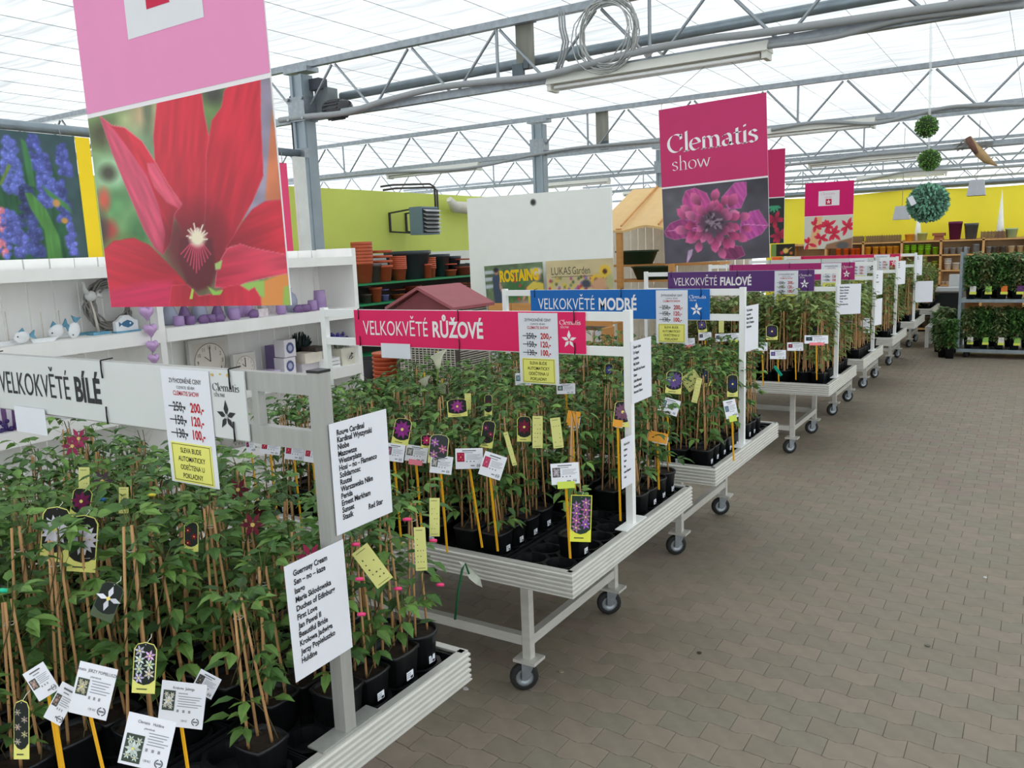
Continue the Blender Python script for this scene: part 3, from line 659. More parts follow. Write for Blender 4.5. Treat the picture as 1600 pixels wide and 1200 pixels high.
for ti,(yc,wy,_) in enumerate(TB):
    for k,x in enumerate(XC):
        for j,dy in ((0,-.28),(1,.28)):
            if ti>3 and k>2: continue
            o=bpy.data.objects.new('plant_tray',TRAY); COL.objects.link(o); o.location=(x,yc+dy,ZD); ORG[o.name]=Vector(o.location)
            tag(o,('nearly empty ' if (ti<2 and k==0 and j==0) else '')+'black plant tray on the %s, %s, %s'%(tnames[ti],rown[k],'front' if j==0 else 'back'),'tray','plant trays on the benches')
def potmesh(round_=False,s=1.0):
    mb=MB(); h=.125*s; r=.052*s; n=16; sq=0 if round_ else .62
    mb.lathe([(r*.78,0),(r*.97,h*.93),(r*1.03,h*.93),(r*1.03,h),(r*.95,h),(r*.93,h*.86)],(0,0,0),n,sq=sq,rot=PI/16 if False else 0)
    mb.f=mb.f[:-1]; mb.m=mb.m[:-1]; mb.c=mb.c[:-1]; mb.sm=mb.sm[:-1]; return mb.mesh('pot',BLACKP)
POT=[potmesh(),potmesh(True,1.12)]
def soilmesh(z,r,sq):
    mb=MB(); n=14; vs=[(0,0,z+.004)]
    for k in range(n):
        a=2*PI*k/n; e=(1/max(abs(math.cos(a)),abs(math.sin(a))))**sq; vs.append((r*e*math.cos(a),r*e*math.sin(a),z+rnd.uniform(-.003,.003)))
    mb.add(vs,[(0,1+k,1+(k+1)%n) for k in range(n)],smooth=True); return mb.mesh('soil',SOIL)
SOILM=[soilmesh(.113,.0495,.62),soilmesh(.127,.0555,0)]
STK=MB(); STK.box((0,0,0),(.026,.001,.022),col=(228,232,240))
for k in range(3): STK.box((-.004,-.0007,.006-.005*k),(.014,.0006,.0015),col=(120,120,130))
STK.box((.006,-.0007,-.006),(.009,.0006,.006),col=(50,50,56)); STK=STK.mesh('price_sticker',PRINT)
LG=[(98,136,66),(84,122,62),(112,150,74),(70,106,56),(124,162,84),(92,132,68),(80,116,62)]
def leaflet(mb,b,d,up,L,Wd,col):
    d=d.normalized(); s=d.cross(up).normalized(); u=s.cross(d).normalized()
    def P(t,w,z): return tuple(b+d*(L*t)+s*(Wd*w)+u*(L*z))
    vs=[P(0,0,0),P(.28,-.5,.05),P(.62,-.36,.03),P(1,0,-.16),P(.62,.36,.03),P(.28,.5,.05),P(.5,0,-.04)]
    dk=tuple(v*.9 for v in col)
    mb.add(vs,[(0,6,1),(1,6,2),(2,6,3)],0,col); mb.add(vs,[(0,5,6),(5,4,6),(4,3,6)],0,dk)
def leaf(mb,b,az,el,S,pet,r,simple=False,base=None):
    col=base or r.choice(LG); k=r.uniform(.85,1.15); col=tuple(min(255,c*k) for c in col)
    d=Vector((math.cos(az)*math.cos(el),math.sin(az)*math.cos(el),math.sin(el))); b=Vector(b); e=b+d*pet
    sd=Vector((-math.sin(az),math.cos(az),0))*.0009
    mb.add([tuple(b-sd),tuple(b+sd),tuple(e+sd),tuple(e-sd)],[(0,1,2,3)],0,(110,118,60))
    up=Vector((-math.cos(az)*math.sin(el)*1,-math.sin(az)*math.sin(el),1))
    dr=Vector((math.cos(az),math.sin(az),r.uniform(-.7,.15)))
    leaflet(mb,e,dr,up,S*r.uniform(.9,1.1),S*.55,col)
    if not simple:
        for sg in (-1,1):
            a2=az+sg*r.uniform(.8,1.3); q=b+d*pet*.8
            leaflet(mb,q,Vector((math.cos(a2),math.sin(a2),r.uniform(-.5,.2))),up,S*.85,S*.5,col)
def canes(h,r,lean):
    out=[]; a0=r.uniform(0,6.28)
    for k in range(3):
        a=a0+2.09*k; R=.034; tx,ty=lean; w=.010
        out.append(((R*math.cos(a),R*math.sin(a),.07),(tx+w*math.cos(a),ty+w*math.sin(a),.125+h*r.uniform(.96,1.03))))
    return out
class PlantVar: pass
PV=[]; rp=random.Random(11)
for vi in range(14):
    P=PlantVar(); r=random.Random(100+vi); h=r.uniform(.33,.45); P.h=h; lean=(r.uniform(-.022,.022),r.uniform(-.022,.022)); P.c=canes(h,r,lean)
    P.cm=[]
    for p,q in P.c:
        mb=MB(); mid=tuple((a+b)/2 for a,b in zip(p,q)); mb.tube([p,mid,q],[.0038,.0035,.0031],6); P.cm.append(mb.mesh('cane',BAMBOO))
    mb=MB(); top=.125+h
    for k in range(2):
        pts=[];a0=r.uniform(0,6)
        for i in range(9):
            t=i/8; R=.028*(1-t)+.014; pts.append((lean[0]*t+R*math.cos(a0+t*7),lean[1]*t+R*math.sin(a0+t*7),.11+(top+.03-.11)*t))
        mb.tube(pts,.0014,4,cap=False,col=(92,84,48))
    mb.tube([(lean[0]+.013*math.cos(a),lean[1]+.013*math.sin(a),top-.05) for a in (0,1.6,3.1,4.7,6.28)],.001,4,cap=False,col=(225,222,210))
    P.stem=mb.mesh('vine_stem',LEAF)
    mb=MB(); P.leaves=[]; nl=r.randint(32,42)
    for i in range(nl):
        t=1-(r.random()**1.7)*.94; z=.13+(h+.01)*t+r.uniform(-.01,.02); az=r.uniform(0,6.28)
        spec=((lean[0]*t+.016*math.cos(az),lean[1]*t+.016*math.sin(az),z),az,r.uniform(-.1,.9),r.uniform(.040,.062)*(1.05-.2*t),r.uniform(.02,.075))
        P.leaves.append((spec,r.random()<.35)); leaf(mb,*spec,r,simple=P.leaves[-1][1])
    P.fol=mb.mesh('foliage',LEAF); PV.append(P)
LFM=[]   # single leaves for the plants nearest the camera
for k in range(10):
    mb=MB(); leaf(mb,(0,0,0),0,.35,.047,.032,random.Random(40+k),simple=k%3==0,base=LG[k%7]); LFM.append(mb.mesh('leaf',LEAF))
def plant(x,y,z,var,lab,grp,rz,near=False,stick_=None,rnd_pot=False,name='potted_clematis',sc=1.0):
    P=PV[var]; t=thing(name,lab,'plant',(x,y,z),grp,rz=rz)
    if sc!=1: t.scale=(sc,sc,sc)
    k=1 if rnd_pot else 0
    inst('pot',POT[k],t,rot=(0,0,-rz)); inst('soil',SOILM[k],t,rot=(0,0,-rz))
    for m_ in P.cm: inst('cane',m_,t)
    inst('vine_stem',P.stem,t)
    if near:
        for (b,az,el,S,pet),sm in P.leaves:
            inst('leaf',rp.choice(LFM),t,b,(0,-el*.7,az),S/.045)
    else: tag(inst('foliage',P.fol,t),kind='stuff')
    if stick_:
        for s in stick_:
            c,s_=math.cos(-rz),math.sin(-rz)
            p=Vector((.050,0,.06)) if s=='x' else Vector((0,-.050,.06)); q=Matrix.Rotation(-rz,3,'Z')@p
            inst('price_sticker',STK,t,tuple(q),(0,0,-rz+(PI/2 if s=='x' else 0)))
    return t
ordn2=['first','second','third','fourth','fifth','sixth','seventh','eighth','ninth','tenth','eleventh','twelfth']
def grid(ti):
    yc=TB[ti][0]; out=[]
    for k,xc in enumerate(XC):
        for i,dx in ((0,.059),(1,-.059)):
            for j in range(10):
                y=yc+(-.28 if j<5 else .28)+((j%5)-2)*.106
                out.append((xc+dx,y,k,i,j))
    return out
glabel=['young green clematis on bamboo canes in a black pot on the nearest bench','clematis on bamboo canes in a black pot on the bench under the pink sign','clematis on bamboo canes in a black pot on the bench under the blue sign']
cand=[]
for ti in range(3):
    for (x,y,k,i,j) in grid(ti):
        if ti==0:
            if k==0 and j<4 : continue
            if k==0 and i==0 and j in (5,): continue
            if k==0 and i==1 and j in (4,): continue
            if k==1 and i==0 and j<3: continue
        if ti==1:
            if k==0 and j<5 and not (i==0 and j==1): continue
            if k==0 and j in (5,): continue
        if ti==2:
            if k==0 and j in (9,): continue
            if k>4 and rp.random()<.6: continue
        if rp.random()<.05 and not (k==0 or j==0): continue
        cand.append((ti,x,y,k,i,j))
tall=cand[:]; cand=cand[:]
if len(cand)>292:
    drop=[c for c in cand if c[0]==2 and c[3]>=3 and c[5]>1]; rp.shuffle(drop); dd=set(drop[:len(cand)-292]); cand=[c for c in cand if c not in dd]
for (ti,x,y,k,i,j) in cand:
    front=(j==0); st=[]
    if k==0 and i==0 and rp.random()<.8: st.append('x')
    if front and rp.random()<.6: st.append('y')
    if ti==1 and k==1 and i==0 and j<5: st.append('x')
    near=(ti==0 and (j<3 or (k<=1 and j<8)))
    lab=glabel[ti]; v=rp.randrange(14); g='clematis plants on the '+tnames[ti]
    rdp=(ti==0 and k==0 and i==0 and j==9) or (ti==1 and k==0 and j>7 and i==0)
    if rdp: lab='clematis in a round black pot, back right corner of the nearest bench' if ti==0 else 'clematis in a round black pot behind the white post of the pink sign'
    if rdp and ti==1: lab+=', '+('nearer' if j==8 else 'farther')+' one'
    if not rdp and (j==0 or (k==0 and i==0)): lab='potted clematis on canes, %s, %s'%(tnames[ti],('front row, %s from the aisle'%ordn2[2*k+i]) if j==0 else ('aisle edge, %s from the front'%ordn2[j]))
    if ti==1 and k==0 and j==1: lab='small single clematis standing alone in the nearly empty front tray under the pink sign'
    plant(x+rp.uniform(-.003,.003),y+rp.uniform(-.003,.003),ZD+.005,v,lab,g,rp.uniform(0,6.28),near,st,rdp,sc=rp.uniform(.94,1.06))
# everything beyond the three nearest benches: one mass of plants
bed=MB(); rb=random.Random(5)
def addm(mb,var,x,y,z,rz,sc,full):
    pass
def rawvar(seed):
    r=random.Random(seed); h=r.uniform(.36,.5); q=MB(); 
    q.lathe([(.041,0),(.051,.118),(.054,.118),(.054,.125),(.05,.125),(.049,.11)],(0,0,0),8,m=1,sq=.62,rot=PI/8)
    for p,e in canes(h,r,(0,0)): q.bar(p,e,.006,.006,m=2)
    for i in range(36):
        t=1-(r.random()**1.5)*.9; z=.13+(h+.05)*t; az=r.uniform(0,6.28); leaf(q,(.012*math.cos(az),.012*math.sin(az),z),az,r.uniform(-.1,.9),.06,r.uniform(.02,.075),r,simple=r.random()<.4,base=r.choice([(128,148,84),(112,134,76),(140,160,92)]))
    return q
RV=[rawvar(900+k) for k in range(6)]
for ti in range(3,8):
    for (x,y,k,i,j) in grid(ti):
        if ti>3 and k>2: continue
        if ti>=5 and k>1: continue
        if k>4: continue
        if rb.random()<.08: continue
        yy=y*1.0
        bed.merge(rb.choice(RV),Matrix.Translation((x,TB[ti][0]+(yy-TB[ti][0])*.94,ZD+.005))@Matrix.Rotation(rb.uniform(0,6.28),4,'Z')@Matrix.Scale(rb.uniform(.92,1.12),4))
o=bed.build('potted_clematis_mass',[LEAF,BLACKP,BAMBOO],loc=(-2,10,.56)); tag(o,'potted clematis massed on the far benches beyond the blue sign','plant','clematis plants on the far benches',kind='stuff')
# ================================================================ HANGING BANNERS
STRING=mat('thin_string',(150,150,150),rough=.6)
def banner(x0,Y,z0,top,lab,w=.70,h=1.0,div=.5,strings=None,dz=0.0,yaw=0.0):
    X=Vector((math.cos(yaw),math.sin(yaw),dz)); F=Fr((x0,Y,z0),X,(-dz,0,1))
    t=thing('hanging_banner',lab,'banner',(x0,Y,z0),'hanging show banners')
    b=sheet(MB(),F,w,h,.003,d=-.003,col=(232,228,230)).build('board',PRINT,t)
    if top: q=MB(); quad(q,F,0,div+.006,w,h-div-.006,.0006,top); q.build('colour_field',INK,b)
    for u in (.02,w-.02):
        MB().tube([F.p(u,h-.012,.002),F.p(u,h+.03,0),F.p(w/2,h+.35,0) if strings is None else strings],.0016,4).build('hanging_string',STRING,t)
    return t,b,F
# nearest: red-flowered banner
t,b,F=banner(-2.145,1.33,1.632,(230,146,190),'big pink hanging banner with a red clematis photograph, nearest the camera',w=.703,h=1.01,div=.503,dz=.012)
P=Pic(.700,.498,240,176,(112,142,86),corners=[(340,440),(1035,282),(1100,1128),(400,1150)])
for x,y,rx,ry,c in ((400,500,60,50,(70,70,40)),(470,520,50,90,(130,150,100)),(430,640,90,70,(150,190,150)),(410,640,30,30,(60,60,40)),(450,760,80,60,(90,150,90)),(520,800,70,90,(110,160,100)),(390,740,22,40,(210,90,60)),(405,860,30,40,(190,60,50)),(370,860,30,70,(70,50,35)),(500,450,40,120,(160,170,120)),(560,430,45,100,(210,180,140)),(520,860,40,60,(60,110,60)),(800,380,60,90,(110,140,80)),(820,340,40,40,(70,70,60)),(460,920,60,40,(110,140,60)),(570,390,20,120,(110,120,90)),(540,560,60,80,(120,160,120))): P.blob(x,y,rx,ry,c,1.1)
P.poly([(985,280),(1040,280),(1070,700),(1000,760),(930,830),(930,700),(990,600)],(150,140,160),14)
P.poly([(1040,400),(1065,480),(1075,740),(1010,730)],(206,120,80),10); P.poly([(1036,282),(1045,282),(1060,470),(1045,430)],(200,196,170),6)
P.grain(.25,40)
P.poly([(990,1040),(1110,990),(1120,1140),(985,1140)],(218,140,66),8); P.poly([(1075,1060),(1120,1040),(1120,1140),(1070,1140)],(150,180,80),8); P.poly([(900,1050),(1000,1035),(1000,1100),(930,1080)],(150,190,90),8)
R1=(206,36,58);R2=(168,20,42);R3=(222,84,112)
P.poly([(605,380),(640,360),(700,345),(775,335),(785,420),(800,500),(790,640),(785,760),(760,880),(700,880),(640,760),(590,600),(588,500)],R1,4,shade=((740,930,420),R2),veins=.16,vdir=(.1,-1),vs=14,edge=(226,110,130))
P.poly([(862,330),(900,300),(1000,280),(998,420),(1004,640),(960,740),(900,840),(850,970),(800,970),(775,860),(788,560),(812,440),(850,390)],R1,4,shade=((780,960,480),R2),veins=.18,vdir=(-.25,1),vs=14,edge=(214,90,110))
P.poly([(385,428),(430,462),(480,470),(545,520),(590,592),(640,680),(690,750),(660,790),(650,850),(640,900),(610,945),(580,920),(540,850),(480,700),(430,570)],R1,4,shade=((650,850,300),R2),veins=.2,vdir=(.5,1),vs=14,edge=(236,170,180))
P.poly([(385,430),(440,480),(500,560),(560,650),(600,760),(622,860),(610,946),(578,920),(535,840),(480,700),(430,570)],(206,74,104),5,veins=.25,vdir=(.45,1),vs=12)
P.poly([(560,600),(590,600),(640,690),(692,752),(680,770),(630,745),(585,690),(565,640)],R3,6,veins=.2,vdir=(.6,1))
P.blob(740,930,110,150,(96,8,26),1.0,a=.8); P.blob(670,900,46,80,(110,10,30),1.0,a=.6); P.blob(820,890,46,90,(130,12,34),1,a=.5)
P.poly([(1060,730),(1120,730),(1120,960),(1000,965),(880,905),(850,920),(920,815),(960,765),(1010,735)],R1,4,shade=((850,920,230),(130,12,30)),veins=.14,vdir=(1,-.4),edge=(200,70,90))
P.poly([(808,1064),(820,980),(860,915),(910,898),(960,912),(1090,935),(1120,1000),(1020,1022),(930,1045),(870,1070)],(212,62,86),4,shade=((820,1040,220),(180,30,60)),veins=.22,vdir=(1,-.2),edge=(230,130,150))
P.poly([(370,940),(420,895),(500,883),(560,910),(610,960),(660,1010),(720,1080),(700,1180),(380,1180)],(206,28,56),4,shade=((640,960,230),(160,16,38)),veins=.15,vdir=(1,.3),edge=(180,20,40))
P.poly([(380,1090),(540,1050),(640,1045),(640,1180),(380,1180)],(206,34,84),30,veins=.12,vdir=(1,-.2))
P.poly([(620,1180),(640,1060),(700,1055),(745,1100),(800,1090),(850,1062),(900,1052),(940,1075),(962,1062),(985,1100),(992,1180)],(204,36,62),4,shade=((740,1060,160),(150,16,36)),veins=.12,edge=(228,90,110))
P.poly([(680,880),(800,880),(815,1000),(790,1060),(740,1080),(700,1050),(672,960)],(92,10,26),14)
P.poly([(718,1072),(726,1075),(720,1112),(708,1112)],(170,200,80),3); P.poly([(780,1062),(810,1080),(840,1075),(830,1092),(800,1096)],(140,190,80),3); P.poly([(810,975),(840,960),(832,995),(812,998)],(160,190,110),4)
for k in range(11):
    a=-1.1+.22*k; P.line((742+8*(k-5)*.6,900),(738+16*(k-5)*.72,1010-abs(k-5)*14),4,(214,70,104),3)
for k in range(15):
    a=math.radians(200-15.7*k); L=52*(.7+.3*math.sin(k*2.3)); P.line((745,882),(745+L*math.cos(a)*.85,868-L*math.sin(a)*.9),5,(240,232,214),3)
P.blob(745,880,30,30,(236,224,196),.7)
P.build('flower_photograph',F,b,PRINT,v=0.0,u=.0015)
q=MB(); z0=.66; quad(q,F,.215,z0,.29,.38,.0012,(222,222,226)); quad(q,F,.30,z0+.055,.088,.20,.0018,(200,36,74)); nib(q,F,'Clematis',.306,z0+.215,.011,.0024,w=.18,col=(250,240,244)); nib(q,F,'show',.31,z0+.197,.008,.0024,w=.15,col=(250,240,244)); star(q,F,.344,z0+.125,.05,(250,244,246),.0024); star(q,F,.344,z0+.125,.01,(200,36,74),.003); q.build('print_patch',INK,b)
# show banner
t,b,F=banner(-2.135,5.3,1.605,(196,58,108),'wine-red hanging banner reading Clematis show above a pink double flower',w=.70,h=1.0,div=.497,strings=(-1.76,5.3,2.9),dz=.034)
q=MB(); nib(q,F,'Clematis',.05,.715,.0775,.0018,(240,236,238),w=.25); nib(q,F,'show',.075,.60,.058,.0018,(240,236,238),w=.13); q.build('lettering',INK,b)
P=Pic(.697,.492,150,108,(80,76,86),corners=[(72,665),(785,583),(792,1128),(80,1170)]); P.blob(700,640,160,90,(60,58,66),1); P.blob(180,760,120,100,(96,94,100),1); P.grain(.2,60)
pr=random.Random(2)
for pts,c in (([(82,950),(120,895),(200,862),(300,880),(320,950),(240,990),(150,1005),(95,985)],(150,60,118)),([(600,880),(660,815),(720,800),(785,905),(740,965),(650,1008),(590,960)],(176,72,148)),([(205,740),(230,675),(290,655),(370,690),(420,800),(300,880),(220,820)],(186,72,140)),([(470,720),(560,620),(640,612),(640,700),(600,790),(520,800)],(178,74,146)),([(480,1040),(600,1050),(625,1110),(560,1140),(480,1135)],(120,48,90)),([(240,1080),(270,1070),(262,1110),(235,1160),(225,1165)],(190,170,200))): P.poly(pts,c,5,veins=.35,vdir=(.6,1),vs=10,edge=(214,130,180))
P.line((100,948),(300,925),4,(210,140,190),3); P.line((620,900),(780,908),4,(220,150,200),3)
for n,R,s,lo,hi in ((15,200,64,(206,84,142),(224,120,168)),(18,150,58,(196,66,124),(226,130,176)),(15,100,52,(150,62,104),(206,104,156))):
    for k in range(n):
        a=2*PI*k/n+pr.uniform(-.12,.12); rr_=R*pr.uniform(.82,1.12); cx,cy=415+rr_*math.cos(a)*1.0,900+rr_*.88*math.sin(a)
        f=pr.random(); c=tuple(l*(1-f)+h_*f for l,h_ in zip(lo,hi)); s2=s*pr.uniform(.8,1.2)
        P.petal(cx-math.cos(a)*s2*.6,cy-math.sin(a)*s2*.6,a+pr.uniform(-.4,.4),s2*1.45,s2*.95,c,tuple(v*.5 for v in c),3)
P.blob(410,890,82,74,(82,62,78),.5)
for k in range(34):
    a=pr.uniform(0,6.28); r_=pr.uniform(0,72); P.blob(410+r_*math.cos(a),890+r_*math.sin(a)*.9,pr.uniform(10,20),pr.uniform(6,10),(140,120,136) if k%3 else (58,44,58),.6,rot=a)
P.build('flower_photograph',F,b,PRINT,u=.0015)
# third banner, mostly hidden behind the show banner
bx=aty(1226,300,9.3)[0]
t,b,F=banner(bx-.7,9.3,1.69,(192,46,98),'wine-red banner peeking out behind the Clematis show banner',h=1.0,div=.49,strings=(bx-.35,9.3,2.9))
P=Pic(.697,.486,90,64,(34,42,40)); pr=random.Random(8)
for k in range(5): P.petal(590,80,-PI/2+(k-2)*.6+PI,80,26,(60,150,110)); 
for cx,cy in ((600,230),(470,260),(640,400),(300,220),(150,330),(420,420)):
    for k in range(9): P.petal(cx,cy,2*PI*k/9+pr.random(),95,40,(190,40,76),(120,16,50))
P.build('flower_photograph',F,b,PRINT,u=.0015)
t,b,F=banner(-3.086,13.3,1.556,(208,30,108),'pink banner with a white logo patch over red lily photograph, hung before the yellow wall',h=.99,div=.49,strings=(-2.73,13.3,2.9))
q=MB(); quad(q,F,.20,.64,.30,.22,.0014,(232,226,232)); quad(q,F,.305,.655,.085,.085,.002,(196,30,74)); star(q,F,.347,.697,.034,(245,240,242),.0026); nib(q,F,'Clematis',.235,.80,.026,.002,(200,130,150),w=.14); nib(q,F,'show',.29,.755,.022,.002,(200,130,150),w=.14); q.build('print_patch',INK,b)
P=Pic(.697,.486,90,64,(206,206,196)); pr=random.Random(4)
P.poly([(150,0),(260,0),(190,500),(60,500)],(226,178,130),14)
for cx,cy,k0 in ((330,150,8),(430,260,7),(620,170,6),(160,130,4),(240,330,5),(60,400,4)):
    for k in range(k0): P.petal(cx,cy,2*PI*k/k0+pr.random(),pr.uniform(90,160),52,(222,50,82),(190,30,60))
P.poly([(330,420),(700,330),(700,500),(300,500)],(150,110,80),20); P.blob(560,440,90,50,(90,90,92),.5)
P.build('flower_photograph',F,b,PRINT,u=.0015)
# posters on the rail above the white shelf
def rail_poster(y0,y1,z0,z1,lab,draw,nx,ny,bg):
    F=Fr((-5.36,y0,z0),*AISLE); t=thing('rail_poster',lab,'poster',F.p(0,0,0),'posters hung from the rail'); b=sheet(MB(),F,y1-y0,z1-z0,.003,d=-.003,col=(210,200,190)).build('board',PRINT,t)
    P=Pic(y1-y0,z1-z0,nx,ny,bg); draw(P); P.build('photograph',F,b,PRINT)
    for q in (.06,.5,.94): MB().tube([F.p((y1-y0)*q,z1-z0-.01,.004),F.p((y1-y0)*q,2.60-z0,.0),F.p((y1-y0)*q,2.65-z0,-.04)],.003,5).build('tie',STRING,t)
def musc(P):
    pr=random.Random(9); W_=P.w*1000; H_=P.h*1000; x0=W_-690
    for cx,w_ in ((x0+120,80),(x0+330,100),(x0+230,60),(x0+480,60)): P.poly([(cx,200),(cx+w_,200),(cx+w_+60,H_),(cx-20,H_)],(46,92,62),30,veins=.3)
    for cx,cy,w_,h_,c in ((x0-60,60,110,360,(92,104,184)),(x0+60,40,120,420,(90,102,182)),(x0+270,40,120,330,(96,108,184)),(x0+470,130,110,320,(90,100,176)),(x0-140,380,120,360,(98,112,190)),(x0+210,480,200,280,(98,106,186)),(x0+340,330,110,250,(56,66,110)),(x0+590,560,60,200,(98,106,186)),(x0+420,20,90,200,(84,94,168)),(x0+600,60,80,200,(84,94,168)),(x0+30,250,110,300,(88,100,178)),(x0+560,280,80,260,(80,90,160)),(x0+360,520,90,240,(70,80,140))):
        for k in range(int(w_*h_/330)):
            f=pr.random(); ww=w_*(.45+.55*min(1,f*1.6)); x=cx+pr.uniform(-.5,.5)*ww; y=cy+h_*f; v=pr.uniform(.75,1.2); s=pr.uniform(13,21)
            cc=tuple(min(255,q*v) for q in c)
            if abs(cx-(x0+210))<1 and x<cx-30 and pr.random()<.6: cc=(224,130,150)
            P.blob(x,y,s,s*1.05,cc,.5); P.blob(x-s*.3,y-s*.3,s*.35,s*.3,tuple(min(255,q*1.3+20) for q in cc),.8,a=.6)
    for pts,c in (([(x0+345,40),(x0+375,60),(x0+395,180),(x0+400,330),(x0+360,330)],(70,128,80)),([(x0+330,370),(x0+370,370),(x0+450,470),(x0+510,640),(x0+520,H_),(x0+420,H_),(x0+420,600),(x0+350,460)],(84,140,70)),([(x0+250,200),(x0+270,210),(x0+200,330),(x0+180,330)],(110,140,70)),([(x0+440,320),(x0+600,440),(x0+620,500),(x0+470,380)],(74,130,80))): P.poly(pts,c,8,veins=.2)
    P.blob(x0+520,430,24,24,(200,150,90),.6); P.blob(x0+560,540,22,18,(200,150,80),.6); P.grain(.15,60)
rail_poster(1.7,3.205,1.74,2.575,'poster of blue grape hyacinths above the white shelf',musc,200,110,(62,88,92))
F=Fr((-5.355,3.205,1.74),*AISLE); tag(sheet(MB(),F,.098,.832,.003).build('yellow_panel',mat('yellow_card',(252,216,20),rough=.5,namt=.02),loc=F.p(0,0,0)),'narrow bright yellow panel beside the grape hyacinth poster','panel')
def pinkp(P): P.poly([(0,0),(700,0),(700,300),(0,300)],(236,60,160),4); P.poly([(560,0),(640,0),(620,260),(560,240)],(90,130,70),10); P.poly([(0,280),(700,200),(700,800),(0,800)],(240,70,90),60,veins=.1)
rail_poster(4.2,5.02,1.74,2.52,'pink and coral flower poster just left of the nearest column',pinkp,24,24,(236,70,120))
tag(MB().box((-5.33,5.13,2.15),(.03,.12,.85)).build('rolled_cover',mat('clear_sheet',(214,218,214),rough=.3,namt=.08,bump=.6,bscale=12,bdist=.02),loc=(-5.33,5.13,1.73)),'crumpled clear plastic sheet hanging beside the nearest column','sheet')
# ================================================================ WHITE SHELF UNIT ON THE LEFT
SX0,SX1=-4.66,-4.30; SY=[-.30,1.34,2.985,4.635]
t=thing('white_shelf_unit','long white plank-backed shelf unit along the left side full of home decor','shelf',(-4.48,2.2,0))
for k in range(35):
    y=SY[0]+.02+k*.142
    if y>4.58: break
    MB().box((SX0-.008+.0025*((k*7)%3-1),y+.069,.895),(.016,.134,1.79)).build('back_plank',WOODW,t)
for i,y in enumerate(SY): MB().box((-4.48,y-.02,.9),(.36,.04,1.79)).build('divider',WOODW,t)
LV=[(1.735,1.675),(1.362,1.285),(.935,.86),(.53,.455),(.12,.05)]
for a,b_ in LV:
    for y0,y1 in zip(SY,SY[1:]): MB().box((-4.478,(y0+y1)/2-.02,a-.012),(.345,y1-y0-.04,.024)).box((SX1+.004,(y0+y1)/2-.02,(a+b_)/2),(.02,y1-y0-.04,a-b_)).build('shelf_board',WOODW,t)
ZS=[l[0] for l in LV]
# --- decor pieces
GLILAC=glassy('lilac_glass',(186,160,206),alpha=.38); GGREY=glassy('smoke_blue_glass',(176,182,204),alpha=.28); GDARK=glassy('plum_glass',(142,108,160),alpha=.3)
WCER=mat('white_ceramic',(226,228,230),rough=.35,namt=.03); BLUEP=mat('faded_blue_paint',(96,150,176),rough=.5,nscale=14,namt=.2); LIL=mat('lilac_ceramic',(196,160,206),rough=.4,namt=.08,nscale=40)
def onshelf(px,py,lev,X=-4.45):   # foot point on a shelf seen at this spot
    p=atx(px,py,X); return (X,p[1],ZS[lev])
def bottle(px,lev,h,r,m,lab,X=-4.45,kind=0):
    x,y,z=onshelf(px,470 if lev==1 else 560,lev,X); t=MB()
    if kind==0: prof=[(r*.75,0),(r,h*.06),(r*.97,h*.3),(r*.55,h*.58),(r*.26,h*.74),(r*.25,h*.93),(r*.34,h)]
    elif kind==1: prof=[(r*.6,0),(r,h*.2),(r,h*.55),(r*.5,h*.85),(r*.42,h*.88),(r*.5,h)]
    elif kind==2: prof=[(r*.7,0),(r*.98,h*.15),(r,h*.5),(r*.9,h),(r*.84,h),(r*.9,h*.5),(r*.8,h*.12)]
    else: prof=[(r*.55,0),(r*.95,h*.25),(r,h*.5),(r*.72,h*.72),(r*.22,h*.86),(r*.22,h*.97),(r*.3,h)]
    t.lathe(prof,(x,y,z),18); return tag(t.build('glass_vase' if kind!=2 else 'glass_tealight',m,loc=(x,y,z)),lab,'vase' if kind!=2 else 'candle holder','coloured glass on the right shelf bay')
for a in ((263,.20,.05,GGREY,'tall smoky bottle vase at the left end of the lilac glass row',-4.52,0),(286,.16,.04,GDARK,'plum bottle vase, second in the glass row',-4.52,0),(310,.215,.05,GGREY,'tall smoky bottle vase, third in the glass row',-4.52,0),(338,.15,.04,GDARK,'plum bottle vase right of the two smoky ones',-4.5,0),(361,.20,.05,GGREY,'frosted bottle vase in the middle of the glass row',-4.52,3),(376,.19,.035,GLILAC,'slim lilac vase with a sprig in the glass row',-4.5,1),(386,.17,.036,GLILAC,'lilac vase beside the sprig vase',-4.5,1),(454,.17,.048,GGREY,'single rounded grey bottle vase right of the small cards',-4.46,3)): bottle(a[0],1,a[1],a[2],a[3],a[4],a[5],a[6])
for a in ((276,.06,.034,'clear tealight glass in front of the first bottle'),(294,.055,.034,'plum tealight glass between the first bottles'),(326,.05,.036,'plum tealight glass in front of the third bottle'),(364,.075,.04,'round lilac tealight glass in front of the frosted bottle'),(438,.075,.036,'lilac tealight glass left of the grey bottle'),(488,.075,.036,'lilac tealight glass far right on the glass shelf'),(500,.14,.045,'tall lilac glass far right on the glass shelf'),(474,.05,.05,'wide plum glass dish right of the grey bottle')):
    bottle(a[0],1,a[1],a[2],GLILAC if 'lilac' in a[3] or 'clear' in a[3] else GDARK,a[3],-4.38,2)
